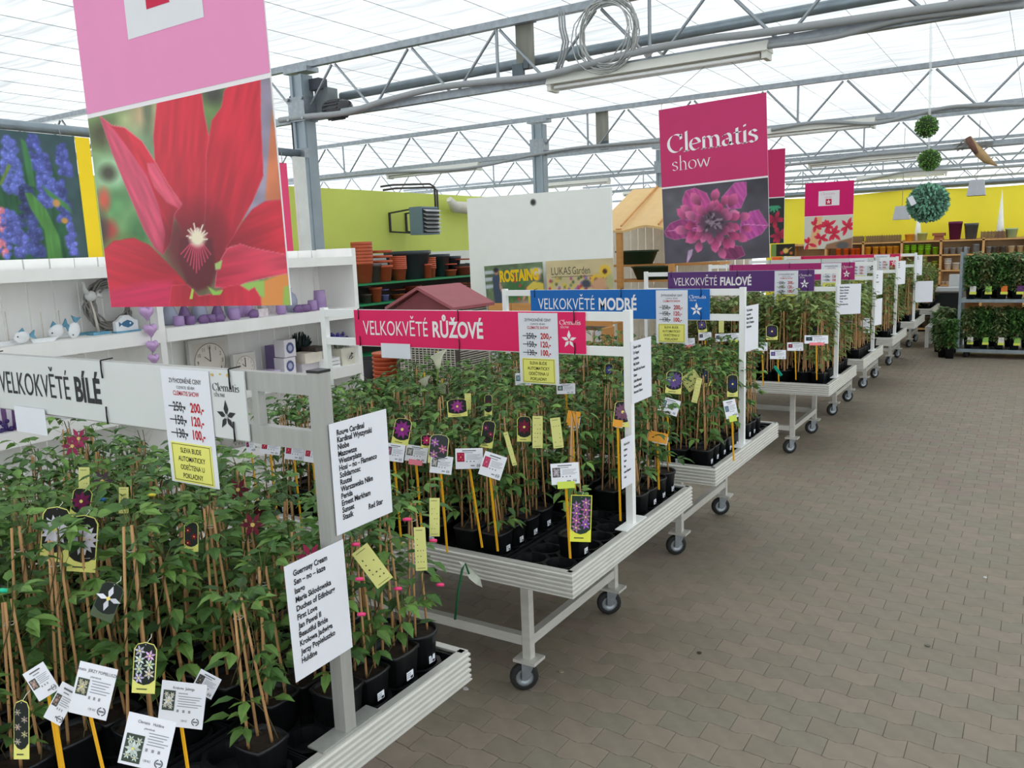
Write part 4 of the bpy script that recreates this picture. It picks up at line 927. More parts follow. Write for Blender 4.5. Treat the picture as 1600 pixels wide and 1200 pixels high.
def heart(mb,c,s,T,m=0):
    n=20; P=[]
    for k in range(n):
        a=2*PI*k/n; P.append((16*math.sin(a)**3/17,(13*math.cos(a)-5*math.cos(2*a)-2*math.cos(3*a)-math.cos(4*a))/17))
    vs=[(c[0]+T/2,c[1]+x*s*.62,c[2]+y*s*.62) for x,y in P]+[(c[0],c[1]+x*s,c[2]+y*s) for x,y in P]+[(c[0]-T/2,c[1]+x*s*.62,c[2]+y*s*.62) for x,y in P]
    vs+=[(c[0]+T*.7,c[1],c[2])]
    fs=[(k,n+k,n+(k+1)%n,(k+1)%n) for k in range(n)]+[(n+k,2*n+k,2*n+(k+1)%n,n+(k+1)%n) for k in range(n)]+[(3*n,k,(k+1)%n) for k in range(n)]+[tuple(range(2*n,3*n))[::-1]]
    mb.add(vs,[f[::-1] for f in fs],m,smooth=True)
for k,(px,py) in enumerate(((320,505),(345,500),(398,497),(468,489))):
    x,y,z=onshelf(px,py,1,-4.36); mb=MB(); heart(mb,(0,0,0),.045,.05); R=Matrix.Rotation(-PI/2*.9,4,'Y'); mb.v=[tuple(Vector((x,y,z+.022))+(R@Vector(p))) for p in mb.v]
    tag(mb.build('heart_stone',GDARK,loc=(x,y,z)),'plum heart lying on the glass shelf, %s from the left'%['first','second','third','fourth'][k],'ornament','plum hearts')
CARD=mat('patterned_card',(214,202,206),rough=.6,nscale=26,namt=.3)
def boxobj(name,px,py,lev,d,m,lab,cat,X=-4.45,rz=0,extra=None):
    x,y,z=onshelf(px,py,lev,X); mb=MB(); mb.box((x,y,z+d[2]/2),d,rz=rz); o=mb.build(name,m,loc=(x,y,z)); tag(o,lab,cat); 
    if extra: extra(o,x,y,z)
    return o
boxobj('photo_frame',420,470,1,(.015,.13,.15),CARD,'pale floral photo frame behind the tealights on the glass shelf','frame',-4.58)
boxobj('photo_frame',310,470,1,(.015,.1,.13),CARD,'small mottled frame behind the third bottle vase','frame',-4.60)
boxobj('photo_frame',408,492,1,(.05,.08,.05),CARD,'small floral gift box by the plum hearts','box',-4.42)
# lower right bay: clocks, boxes, planter
FRM=mat('limed_frame',(206,204,200),rough=.6)
def clock(px0,px1,pz,lev,lab,face=(204,198,188),X=-4.6):
    a=atx(px0,560,X); b=atx(px1,560,X); s=b[1]-a[1]; z=ZS[lev]; yc=(a[1]+b[1])/2
    t=thing('wall_clock',lab,'clock',(X,yc,z)); MB().box((X,yc,z+s/2),(.03,s,s)).build('clock_frame',FRM,t)
    F=Fr((X+.0155,yc-s/2,z),*AISLE); mb=MB(); quad(mb,F,s*.08,s*.08,s*.84,s*.84,.0005,face)
    mb.prism([(s/2+s*.40*math.cos(2*PI*k/28),s/2+s*.40*math.sin(2*PI*k/28)) for k in range(28)],.001,.0015,F,col=(120,112,106)); mb.prism([(s/2+s*.385*math.cos(2*PI*k/28),s/2+s*.385*math.sin(2*PI*k/28)) for k in range(28)],.0017,.002,F,col=(222,214,204))
    for h_ in range(12):
        a_=PI/2-2*PI*(h_)/12; text(mb,F,str(h_ if h_ else 12),s/2+s*.31*math.cos(a_),s/2+s*.31*math.sin(a_)-s*.04,s*.12,.0026,(50,46,44),align='c',xs=.8)
    mb.build('clock_face',INK,t); k=MB(); k.bar(F.p(s/2,s/2,.004),F.p(s*.36,s*.62,.004),.006,.002); k.bar(F.p(s/2,s/2,.005),F.p(s*.5,s*.82,.005),.005,.002); k.build('clock_hand',TIE,t)
clock(294,356,0,2,'large square clock with a vintage dial in a limed frame')
clock(362,397,0,2,'small square patterned clock right of the large one',X=-4.52)
def cupbox(o,x,y,z):
    pass
VIOL=mat('violet_gift_box',(120,104,150),rough=.5,nscale=12,namt=.15)
for (px,z0,lab) in ((448,0,'lower white gift box with a round window showing a blue cup'),(450,.125,'upper white gift box with a round window showing a blue wreath')):
    x,y,z=onshelf(px,600,2,-4.44); z+=z0; t=thing('gift_box',lab,'box',(x,y,z)); MB().box((x,y,z+.06),(.1,.105,.12)).build('carton',mat('white_carton',(226,222,228),rough=.6),t)
    mb=MB(); F=Fr((x+.0505,y-.052,z),*AISLE); mb.prism([(.052+.036*math.cos(a/10*2*PI),.062+.04*math.sin(a/10*2*PI)) for a in range(10)],.0005,.001,F,col=(92,98,140)); mb.prism([(.052+.02*math.cos(a/10*2*PI),.062+.022*math.sin(a/10*2*PI)) for a in range(10)],.0012,.0015,F,col=(176,180,206)); mb.build('window_print',INK,t)
def box2(px,lev,d,m,lab,cat='box',X=-4.45,dz=0,name='gift_box'):
    x,y,z=onshelf(px,600,lev,X); z+=dz; o=MB().box((x,y,z+d[2]/2),d).build(name,m,loc=(x,y,z)); return tag(o,lab,cat)
CREAM=mat('cream_carton',(224,214,200),rough=.6,nscale=18,namt=.12)
box2(483,2,(.14,.17,.075),CREAM,'cream printed box stacked right of the window boxes',dz=.055); box2(478,2,(.12,.16,.055),mat('clear_box',(196,190,196),rough=.3),'low pale box under the cream printed box')
box2(496,2,(.15,.13,.03),mat('dark_wood_tray',(70,62,58),rough=.6),'dark flat tray on the cream box',dz=.13,cat='tray',name='flat_tray'); box2(432,2,(.1,.07,.2),VIOL,'violet bag standing behind the window boxes',X=-4.56,cat='bag',name='gift_bag'); box2(420,2,(.12,.12,.05),mat('lilac_tissue',(200,186,214),rough=.4,bump=.8,bscale=20,bdist=.01),'crumpled lilac tissue parcel on the clock shelf',cat='parcel',name='tissue_parcel')
x,y,z=onshelf(468,560,2,-4.58); mb=MB(); r=random.Random(4)
for k in range(70):
    a=r.uniform(0,6.28); e=r.uniform(0,1.4); R=.09; mb.tube([(x+R*.5*math.cos(a),y+R*.6*math.sin(a),z+.14),(x+R*.7*math.cos(a)*math.cos(e)+.02,y+R*1.1*math.sin(a)*math.cos(e),z+.15+R*math.sin(e)+.03)],[.012,.003],4,col=(40,56,54))
mb.tube([(x,y,z),(x,y,z+.16)],.03,8,col=(40,50,46)); tag(mb.build('dark_wreath',LEAF,loc=(x,y,z)),'dark green artificial tuft behind the stacked gift boxes','decoration')
# white planter with lavender
p=atx(541,583,-4.38); z=ZS[2]; t=thing('lavender_planter','white window-box planter with purple lavender on the clock shelf','planter',(-4.38,p[1],z))
MB().box((-4.40,p[1],z+.062),(.11,.14,.124),R=Matrix.Rotation(0,3,'Z'),taper=1.28).build('planter_box',mat('antique_white',(218,214,198),rough=.6,namt=.08),t)
mb=MB(); F=Fr((-4.333,p[1]-.07,z),(0,1,0),(.12,0,1)); 
for k in range(8): a=k*.8; mb.add([F.p(.07+.03*math.cos(a)*(k%3)/2-.005,.06+.02*math.sin(a),.006),F.p(.085+.03*math.cos(a)*(k%3)/2,.065+.02*math.sin(a),.006),F.p(.078+.03*math.cos(a)*(k%3)/2,.078+.02*math.sin(a),.006)],[(0,1,2)],0,(70,66,72))
mb.build('lavender_print',INK,t)
mb=MB(); r=random.Random(6)
for k in range(26):
    a=(r.uniform(-.04,.04),r.uniform(-.05,.05)); b_=(a[0]*1.6,a[1]*1.5-.01); h=r.uniform(.04,.10); mb.tube([(-4.40+a[0],p[1]-.02+a[1],z+.12),(-4.40+b_[0],p[1]-.02+b_[1],z+.12+h)],.002,4,col=(90,110,80))
    mb.ball((-4.40+b_[0],p[1]-.02+b_[1],z+.13+h),.012,5,4,sz=1.5,col=(96,84,170))
mb.build('lavender_flowers',LEAF,t)
x,y,z=onshelf(515,590,2,-4.36); t=thing('white_crate','small white slatted crate beside the lavender planter','crate',(x,y,z))
for k in range(3): MB().box((x+.05,y,z+.012+.026*k),(.008,.13,.02)).build('slat',WHITE,t)
for s in (-1,1): MB().box((x,y+s*.062,z+.038),(.10,.008,.076)).build('side_panel',WHITE,t)
# left bay: sea ornaments
def foot(px,py,lev,X): return onshelf(px,py,lev,X)
x,y,z=foot(155,528,1,-4.42); t=thing('seabird_figure','white wooden seabird on a stick over a blue base','ornament',(x,y,z)); z0=z
MB().box((x,y,z+.008),(.07,.10,.016)).build('base',BLUEP,t)
MB().tube([(x,y-.0,z+.016),(x,y-.01,z+.12),(x,y-.025,z+.19)],[.009,.006,.004],8).build('stick',mat('pale_driftwood',(206,196,184),rough=.7),t)
mb=MB(); mb.ball((x,y-.02,z+.215),.027,10,6,sx=.8,sy=1.25,sz=1.1); mb.tube([(x,y-.035,z+.225),(x,y-.052,z+.26),(x,y-.05,z+.285),(x,y-.07,z+.30)],[.016,.010,.010,.003],8); mb.tube([(x,y+.01,z+.225),(x,y+.05,z+.20)],[.018,.004],6); mb.build('body',mat('driftwood_white',(208,208,206),rough=.65,namt=.1),t)
# ring of twigs
yc=atx(176,500,-4.56)[1]; mb=MB(); r=random.Random(2); Rw=.125
for k in range(16):
    q=r.uniform(-.022,.022); e=r.uniform(-.02,.02); ph=r.uniform(0,6)
    mb.tube([(-4.57+.02*math.sin(3*a+ph)+e*.4,yc+(Rw+q+.01*math.sin(4*a+ph))*math.cos(a),1.362+.152+(Rw+q+.01*math.sin(4*a+ph))*math.sin(a)) for a in [2*PI*i/22 for i in range(23)]],.0055,5,cap=False)
tag(mb.build('twig_wreath',mat('grey_twigs',(146,142,138),rough=.8,namt=.2),loc=(-4.57,yc,1.362)),'grey twig wreath leaning against the planks behind the seabird','wreath')
x,y,z=foot(200,520,1,-4.36); t=thing('fish_plaque','white arched plaque with a blue fish on the upper shelf','ornament',(x,y,z)); s=.135
F=Fr((x,y-s/2,z+.008),*AISLE); MB().prism([(0,0),(s,0),(s,.055),(s*.86,.062),(s*.62,.088),(s*.38,.088),(s*.14,.062),(0,.055)],-.03,0,F).build('panel',WCER,t); MB().box((x-.012,y,z+.005),(.05,s*1.1,.01)).build('base',BLUEP,t)
mb=MB(); mb.prism([(.03,.04),(.045,.052),(.072,.062),(.098,.052),(.11,.038),(.098,.026),(.072,.018),(.045,.028)],.0006,.001,F,col=(66,110,146)); mb.add([F.p(.036,.04,.001),F.p(.018,.024,.001),F.p(.018,.056,.001)],[(0,1,2)],0,(66,110,146)); mb.prism([(.088+.006*math.cos(k),.042+.006*math.sin(k)) for k in range(6)],.0012,.0016,F,col=(220,230,236)); mb.build('fish_print',INK,t)
def boat(px,lev,X,s,lab,mast=True,sail=False):
    x,y,z=foot(px,538,lev,X); t=thing('toy_boat',lab,'ornament',(x,y,z),'toy boats on the upper shelf')
    H=MB(); P=[(-.5,.32),(-.42,0),(.30,0),(.5,.30),(.3,.26),(-.3,.26)]; F=Fr((x,y,z),*AISLE)
    for sg in (-1,1):
        vs=[F.p(u*s*2.0,v*s,sg*s*.28*(1-abs(u)*1.2)) for u,v in P]; H.add(vs,[tuple(range(6)) if sg>0 else tuple(range(6))[::-1]])
    vs=[F.p(u*s*2.0,v*s,sg*s*.28*(1-abs(u)*1.2)) for u,v in P for sg in (-1,1)]; H.add(vs,[(2*i,2*i+1,(2*i+3)%12,(2*i+2)%12) for i in range(6)]); H.build('hull',WCER if not sail else BLUEP,t)
    if mast:
        MB().tube([F.p(0,.25*s,0),F.p(0,2.1*s,0)],.0025,5).build('mast',mat('pale_driftwood'),t)
    if sail: 
        m_=MB(); m_.add([F.p(.06*s,.5*s,0),F.p(.8*s,.5*s,0),F.p(.06*s,1.9*s,0)],[(0,1,2)]); m_.build('sail',WCER,t)
boat(70,1,-4.36,.075,'small white toy rowing boat with a mast and pennant on the upper shelf'); boat(15,1,-4.40,.08,'blue toy boat with a mast at the left edge of the upper shelf')
boat(98,1,-4.52,.07,'white toy boat with tall black-tipped mast behind the fish')
def fish(px,lev,X,s,lab,ang=0):
    x,y,z=foot(px,535,lev,X); t=thing('wooden_fish',lab,'ornament',(x,y,z),'painted wooden fish'); M=Matrix.Translation((x,y,z+s*.52))@Matrix.Rotation(ang,4,'X')
    b=MB(); b.ball((0,0,0),s*.5,12,7,sx=.38,sy=1.15,sz=.85); b.v=[tuple(M@Vector(p)) for p in b.v]; b.build('body',WCER,t)
    b=MB(); b.prism([(s*.45,0),(s*.95,s*.32),(s*.85,0),(s*.95,-s*.32)],-.006,.006,Fr((0,0,0),*AISLE)); b.prism([(-.2*s,s*.36),(.25*s,s*.36),(.2*s,s*.62)],-.005,.005,Fr((0,0,0),*AISLE)); b.v=[tuple(M@Vector(p)) for p in b.v]; b.build('fin',BLUEP,t)
    b=MB(); b.ball((s*.17,-s*.34,s*.1),s*.05,6,4); b.v=[tuple(M@Vector(p)) for p in b.v]; b.build('eye',TIE,t)
fish(35,1,-4.34,.072,'blue and white wooden fish at the left of the upper shelf',.1); fish(90,1,-4.40,.085,'blue-backed white wooden fish in the middle of the upper shelf',.5); fish(118,1,-4.38,.08,'blue and white wooden fish standing nose up',1.3)
for k,(px,w) in enumerate(((132,.10),(160,.10))): 
    x,y,z=foot(px,530,1,-4.50 if k==0 else -4.38); 
x,y,z=foot(133,525,1,-4.52); tag(MB().box((x,y,z+.006),(.05,.12,.012)).build('blue_board',BLUEP,loc=(x,y,z)),'small flat blue board lying behind the seabird','ornament')
# lilac heart garland on the divider
t=thing('heart_garland','string of shiny lilac hearts hanging on the shelf divider','garland',(-4.25,2.99,1.19))
for k,(px,py,s) in enumerate(((229,488,.052),(235,515,.048),(238,540,.043),(240,560,.038),(232,470,.05))):
    p=atx(px,py,-4.25); mb=MB(); heart(mb,tuple(p),s,.05); mb.build('heart',LIL,t)
p0=atx(232,455,-4.25); MB().tube([tuple(p0+np.array([0,0,.3])),tuple(atx(240,575,-4.25))],.002,4).build('cord',STRING,t)
# bottom shelves: striped pot with flowers, shells, planter, grass
x,y,z=foot(8,640,3,-4.4); t=thing('striped_vase','striped purple and white vase with dark violet flowers at the left edge','vase',(x,y,ZS[2]))
z=ZS[2]; mb=MB()
for k in range(16):
    a0,a1=2*PI*k/16,2*PI*(k+1)/16; c=(206,200,214) if k%2 else (104,74,120); q=[(.05,0),(.06,.1),(.055,.17)]
    mb.add([(x+r_*math.cos(a),y+r_*math.sin(a),z+h_) for r_,h_ in q for a in (a0,a1)],[(0,1,3,2),(2,3,5,4)],0,c)
mb.build('vase_body',PRINT,t); mb=MB(); r=random.Random(1)
for k in range(40): mb.ball((x+r.uniform(.0,.09),y+r.uniform(-.06,.07),z+r.uniform(-.02,.06)),.012,5,4,col=(72,54,120))
mb.build('violet_flowers',LEAF,t)
x,y,z=foot(120,655,2,-4.40); t=thing('shell_dish','dish of striped sea shells on the middle shelf','dish',(x,y,z)); MB().lathe([(.05,0),(.075,.02),(.07,.02),(.05,.006)],(x,y,z),14).build('dish',WCER,t)
mb=MB(); r=random.Random(3)
for k in range(18): mb.ball((x+r.uniform(-.05,.05),y+r.uniform(-.06,.06),z+.03+r.uniform(0,.015)),.013,6,4,sy=1.5,col=r.choice([(190,176,140),(120,108,84),(222,214,190)]))
mb.build('shells',LEAF,t)
x,y,z=foot(98,655,2,-4.42); tag(MB().lathe([(.03,0),(.035,.05),(.03,.05),(.028,.005)],(x,y,z),14).build('white_cup',WCER,loc=(x,y,z)),'small white cup beside the shell dish','cup')
for k,(px,X) in enumerate(((372,-4.42),)):
    p=atx(px,702,X); z=ZS[3]; t=thing('oval_tin','pale oval tin with handwritten script on the lowest visible shelf','tin',(X,p[1],z)); MB().lathe([(.10,0),(.125,.08),(.12,.08),(.096,.004)],(X,p[1],z),20,sx=.55,sy=1.1).build('tin',mat('limed_tin',(176,172,168),rough=.6,nscale=20,namt=.15),t)
    mb=MB(); rr2=random.Random(5); P_=[(X+.070,p[1]-.09+.18*i/40,z+.04+.018*math.sin(i*1.1)+rr2.uniform(-.004,.004)) for i in range(41)]; mb.tube(P_,.0018,4,col=(96,92,90)); mb.build('script_print',INK,t)
x,y=-3.93,atx(205,680,-3.93)[1]; t=thing('grassy_houseplant','dark lavender-like grassy plant standing before the white shelf','plant',(x,y,0)); MB().lathe([(.09,0),(.12,.24),(.11,.24),(.08,.02)],(x,y,0),16).build('pot',BLACKP,t)
MB().lathe([(.105,.215),(.02,.225)],(x,y,0),12).build('soil',SOIL,t)
MB().lathe([(.01,.2),(.014,.5)],(x,y,0),6).build('stem',mat('dark_stem',(60,70,50)),t)
mb=MB(); r=random.Random(12)
for k in range(260):
    a=r.uniform(0,6.28); L=r.uniform(.25,.42); e=r.uniform(.2,1.45); b0=r.uniform(.22,.62); q=[(x+math.cos(a)*L*s*math.cos(e),y+math.sin(a)*L*s*math.cos(e),b0+L*s*math.sin(e)-.22*L*s*s) for s in (0,.5,1)]
    sd=Vector((-math.sin(a),math.cos(a),0))*.005; q=[Vector(p) for p in q]
    mb.add([tuple(q[0]-sd),tuple(q[0]+sd),tuple(q[1]+sd),tuple(q[1]-sd),tuple(q[2])],[(0,1,2,3),(3,2,4)],0,r.choice([(52,84,66),(44,70,58),(80,110,88),(96,120,100)]))
tag(mb.build('grass_blades',LEAF,t),kind='stuff')
# ================================================================ BACKGROUND LEFT: heater, pot racks, cage
STEELB=mat('heater_blue_grey',(112,134,150),rough=.45,metal=.2,namt=.05); HG=mat('heater_dark',(46,50,54),rough=.6)
hc=atx(667,345,-9.0); hx,hy,hz=-9.0,hc[1],hc[2]; s=.47
t=thing('air_heater','blue-grey louvred fan heater mounted high on the green wall','heater',(hx,hy,hz-s/2))
MB().box((hx-.05,hy,hz),(.26,s*1.05,s)).build('casing',STEELB,t); MB().box((hx+.085,hy,hz),(.012,s*.9,s*.88)).build('outlet',HG,t)
for k in range(6):
    z=hz+s*.36-k*s*.145; mb=MB(); mb.bar((hx+.13,hy-s*.44,z),(hx+.13,hy+s*.44,z),.085,.008,up=(.45,0,1)); mb.build('louvre',mat('louvre_metal',(196,200,202),rough=.35,metal=.4),t)
mb=MB()
for yy in (hy-s*.5,hy+s*.45):
    for z in (hz-s*.42,hz+s*.42): mb.bar((hx-.18,yy,z),(-9.64,yy,z*.5+hz*.5+ (z-hz)*.3),.025,.025)
    mb.bar((-9.63,yy,hz-s*.36),(-9.63,yy,hz+s*.36),.03,.03)
mb.build('wall_bracket',HG,t)
t=thing('heater_pipe','pair of dark bent pipes feeding the wall heater','pipe',(hx,hy+.2,hz+.1)); DP=mat('dark_pipe',(70,66,64),rough=.5)
for dx,dz in ((0,0),(.05,-.06)): MB().tube([(hx+.02+dx,hy+.24,hz+.02),(hx+.02+dx,hy+.24,hz+.58+dz),(hx-.02+dx,hy+.16,hz+.63+dz),(hx-.25+dx,hy-.55,hz+.60+dz),(hx-.35+dx,hy-.75,hz+.57+dz)],.018,8).build('pipe',DP,t)
c=atx(722,322,-9.4); tag(MB().tube([tuple(c+np.array([0,-.4,.12])),tuple(c+np.array([0,-.25,-.02])),tuple(c+np.array([0,.3,-.04])),tuple(c+np.array([0,2.2,-.04]))],[.06,.11,.12,.12],10).build('rolled_film',mat('rolled_film_plastic',(208,206,194),rough=.5,bump=.6,bscale=10,bdist=.02),loc=tuple(c)),'roll of pale plastic film on top of the green wall right of the heater','sheet')
GRN=mat('green_shelf',(28,138,86),rough=.45,namt=.05); TERR=mat('terracotta_plastic',(190,88,56),rough=.5,nscale=10,namt=.1); TER2=mat('dark_terracotta',(150,66,48),rough=.5,namt=.1); ANTH=mat('anthracite_pot',(56,64,72),rough=.5,namt=.1); LILP=mat('lilac_pot',(140,124,196),rough=.5); BRN=mat('brown_pot',(84,70,66),rough=.55)
RX=-8.75
t=thing('green_shelf_rack','rack of green wire shelves full of plastic pots below the green wall','rack',(RX,10.6,0))
RZ=[]
for (px,py) in ((640,437),(640,467)): RZ.append(atx(px,py,RX)[2])
for z in (RZ[0],RZ[1],RZ[1]-.45,RZ[1]-.8):
    MB().box((RX-.28,10.6,z-.02),(.6,5.2,.03)).build('shelf_board',GRN,t)
for y in (8.05,9.7,11.4,13.1):
    for dx in ((0,-.56) if y in (8.05,13.1) else (-.56,)): MB().box((RX+dx,y,RZ[0]/2+.1),(.04,.04,RZ[0]+.2)).build('upright',GRN,t)
MB().box((-9.1,10.6,.75),(.02,5.2,1.5)).build('back_panel',mat('dark_back',(44,40,38),rough=.8),t)
def potstack(px0,px1,pyt,shelf,m,lab,n=1,sq=False,X=None):
    X=X or RX-.14; a=atx(px0,430,X); b=atx(px1,430,X); w=(b[1]-a[1])*.80; z=RZ[shelf]; top=atx((px0+px1)/2,pyt,X)[2]; H=max(top-z,.08); yc=(a[1]+b[1])/2
    t=thing('plastic_pot_stack' if n>1 else 'plastic_pot',lab,'pot',(X,yc,z),'plastic pots on the green racks'); r=w/2; hp=H if n==1 else H*.52
    step=(H-hp)/max(n-1,1)
    for k in range(n):
        z0=z+step*k; mb=MB(); prof=[(r*.72,0),(r*.93,hp*.86),(r,hp*.86),(r,hp),(r*.92,hp),(r*.7,hp*.1)] if k==0 else [(r*.93,hp*.84),(r,hp*.86),(r,hp),(r*.92,hp)]
        mb.lathe(prof,(X,yc,z0),14,sq=.9 if sq else 0,rot=PI/4*0); mb.build('pot',m,t)
for a in ((553,582,378,0,TERR,'tall stack of big terracotta-coloured pots, leftmost on the top rack shelf',7),(584,612,391,0,TERR,'stack of wide terracotta pots, second from left on the top rack shelf',4),(612,634,400,0,TERR,'ribbed stack of small terracotta pots on the top rack shelf',7),(614,662,392,0,ANTH,'large square anthracite container on the top rack shelf',1),(664,680,402,0,TERR,'stack of small terracotta pots right of the anthracite container',6),(676,698,397,0,ANTH,'dark square pot in the middle of the top rack shelf',1),(696,712,412,0,TERR,'single terracotta pot right of the dark square pot',2),(698,716,400,0,ANTH,'dark upright pot behind the single terracotta pot',1),(712,735,404,0,TER2,'wide dark terracotta pot beside the white partition',2),(662,674,412,0,TERR,'small terracotta pot before the anthracite container',1),(570,592,413,0,BRN,'dark brown square pot between the terracotta stacks',1),
 (576,594,449,1,TERR,'terracotta pot on the lower rack shelf, left',1),(594,605,452,1,LILP,'lilac pot on the lower rack shelf',2),(608,630,452,1,TERR,'wide terracotta pot on the lower rack shelf behind the gable roof',2),(563,576,447,1,BRN,'dark pot at the left end of the lower rack shelf',2),(684,694,445,1,TERR,'terracotta pot behind the gable roof ridge',2),(630,655,446,1,TER2,'dark red pot behind the left roof slope',1),(708,718,442,1,TERR,'small square terracotta pot, left of three before the partition',3),(718,727,442,1,TERR,'small square terracotta pot, middle of three before the partition',3),(727,736,442,1,TERR,'small square terracotta pot, right of three before the partition',3)):
    potstack(a[0],a[1],a[2],a[3],a[4],a[5],a[6],a[4] is ANTH or a[4] is BRN,X=RX-.14-(.16 if 'behind' in a[5] or 'large square' in a[5] or 'dark square pot in' in a[5] else 0)+(.1 if 'before the anth' in a[5] else 0))
# stacked saucers on the floor behind the pink bench
c=aty(608,600,6.6); t=thing('pot_saucer_stack','tall stack of terracotta saucers behind the bench under the pink sign','pot',(c[0],6.6,0),'stacks on the floor')
top=aty(608,556,6.6)[2]; k=0
while k*.045<top: MB().lathe([(.145,0),(.165,.035),(.165,.042),(.15,.042)],(c[0],6.6,k*.045),16).build('saucer',TERR,t); k+=1
c=aty(578,600,6.9); top=aty(578,560,6.9)[2]; tag(MB().lathe([(.16,0),(.2,top),(.19,top),(.15,.05)],(c[0],6.9,0),16).build('tall_black_pot',BLACKP,loc=(c[0],6.9,0)),'tall black planter left of the terracotta saucer stack','pot')
c=aty(712,600,7.6); top=aty(712,545,7.6)[2]; tag(MB().lathe([(.2,0),(.27,top),(.25,top),(.19,.05)],(c[0],7.6,0),16).build('tall_brown_pot',mat('oxblood_pot',(92,38,30),rough=.5),loc=(c[0],7.6,0)),'tall oxblood planter right of the wicker cage','pot')
# wicker cage with a red gabled roof
Y=6.2; xl,xr=aty(621,520,Y)[0],aty(714,520,Y)[0]; zt=aty(660,476,Y)[2]; zr=aty(672,447,Y)[2]; D=.55
t=thing('garden_cabinet','wicker-sided garden cabinet with a dull red gabled roof','cabinet',((xl+xr)/2,Y+D/2,0)); ROOF=mat('dusty_red_roof',(160,88,94),rough=.6,nscale=10,namt=.08)
xm=xl+(xr-xl)*.35; 
mb=MB(); e=.07
q=aty(605,474,Y); x0_,x1_=xl-.08,xr+.02
vs=[(x0_,Y-e,zt-.02),(x0_+.0,Y+D+e,zt-.02),((x0_+x1_)/2,Y-e,zr),((x0_+x1_)/2,Y+D+e,zr),(x1_,Y-e,zt-.02),(x1_,Y+D+e,zt-.02)]
vs2=[(a,b_,c_-.03) for a,b_,c_ in vs]
mb.add(vs+vs2,[(0,2,3,1),(2,4,5,3),(6,7,9,8),(8,9,11,10),(0,6,8,2),(2,8,10,4),(1,3,9,7),(3,5,11,9),(0,1,7,6),(4,10,11,5)]); mb.build('gable_roof',ROOF,t)
WK=mat('grey_wicker',(176,170,158),rough=.7,nscale=30,namt=.2); fr=mat('dark_frame',(70,60,56),rough=.6)
MB().box(((xl+xr)/2,Y+D/2+.02,zt/2),(xr-xl-.04,D-.06,zt-.04)).build('core_panel',mat('dark_core',(52,46,40),rough=.9),t)
mb=MB(); n=int(zt/.022)
for k in range(n):
    z=.02+k*.022
    mb.bar((xl+.02,Y-.006+(k%2)*.006,z),(xr-.02,Y-.006+(k%2)*.006,z),.01,.011); mb.bar((xr-.014+(k%2)*.006,Y+.02,z),(xr-.014+(k%2)*.006,Y+D,z),.01,.011)
tag(mb.build('wicker_weave',WK,t),kind='stuff')
mb=MB()
for k in range(15): x=xl+.03+(xr-xl-.06)*k/14; mb.bar((x,Y-.012,.02),(x,Y-.012,zt-.04),.006,.006,up=(0,1,0))
tag(mb.build('uprights',mat('wire_white',(206,204,196),rough=.5),t),kind='stuff')
for x in (xl,xr): MB().bar((x,Y,0),(x,Y,zt-.02),.03,.03,up=(0,1,0)).build('corner_post',fr,t)
mb=MB(); mb.prism([(x0_+.06,zt-.05),(x1_-.06,zt-.05),((x0_+x1_)/2,zr-.04)],0,.02,Fr((0,Y,0),*FRONT)); mb.build('gable_panel',mat('gable_red',(128,64,70),rough=.7),t)
MB().tube([tuple(aty(*p,Y-.1)) for p in ((565,477),(600,472),(640,470),(680,474))],.006,5)
c=aty(712,475,7.4); tag(MB().box((c[0]+.03,7.4,c[2]),(.3,.05,.12)).build('lime_box',mat('lime_green',(150,206,50),rough=.5),loc=(c[0],7.4,c[2]-.06)),'lime green box edge behind the gabled cabinet','box')
# ================================================================ WHITE PARTITION AND POSTERS
PY=9.12; a=aty(731,310,PY); b_=aty(955,293,PY)
t=thing('white_partition','tall plain white display partition in the middle of the hall','partition',((a[0]+b_[0])/2,PY,0)); pt=mat('partition_laminate',(238,240,236),rough=.6,namt=.02)
MB().box(((a[0]+b_[0])/2,PY,(a[2]+b_[2])/4),(b_[0]-a[0],.05,(a[2]+b_[2])/2)).build('panel',pt,t)
h=aty(833,316,PY-.03); MB().lathe([(.03,-.004),(.03,.002)],tuple(h),14,axis='y').build('hole',mat('hole_dark',(60,60,62),rough=.7),t); MB().lathe([(.045,-.001),(.045,.002)],tuple(h),14,axis='y').build('ring',mat('zinc_ring',(150,150,150),rough=.5),t)
def flatposter(TL,TR,BL,Y,lab,draw,nx,ny,bg,yaw=0):
    a=Vector(aty(*TL,Y)); b=Vector(aty(*TR,Y)); c=Vector(aty(*BL,Y)); F=Fr(c,b-a,a-c); w=(b-a).length; h=(a-c).length
    t=thing('leaning_poster',lab,'poster',tuple(c),'posters before the white partition'); bd=sheet(MB(),F,w,h,.01,d=-.011,col=(200,196,186)).build('board',PRINT,t)
    P=Pic(w,h,nx,ny,bg); draw(P); P.build('photograph',F,bd,PRINT); return F,bd,w,h
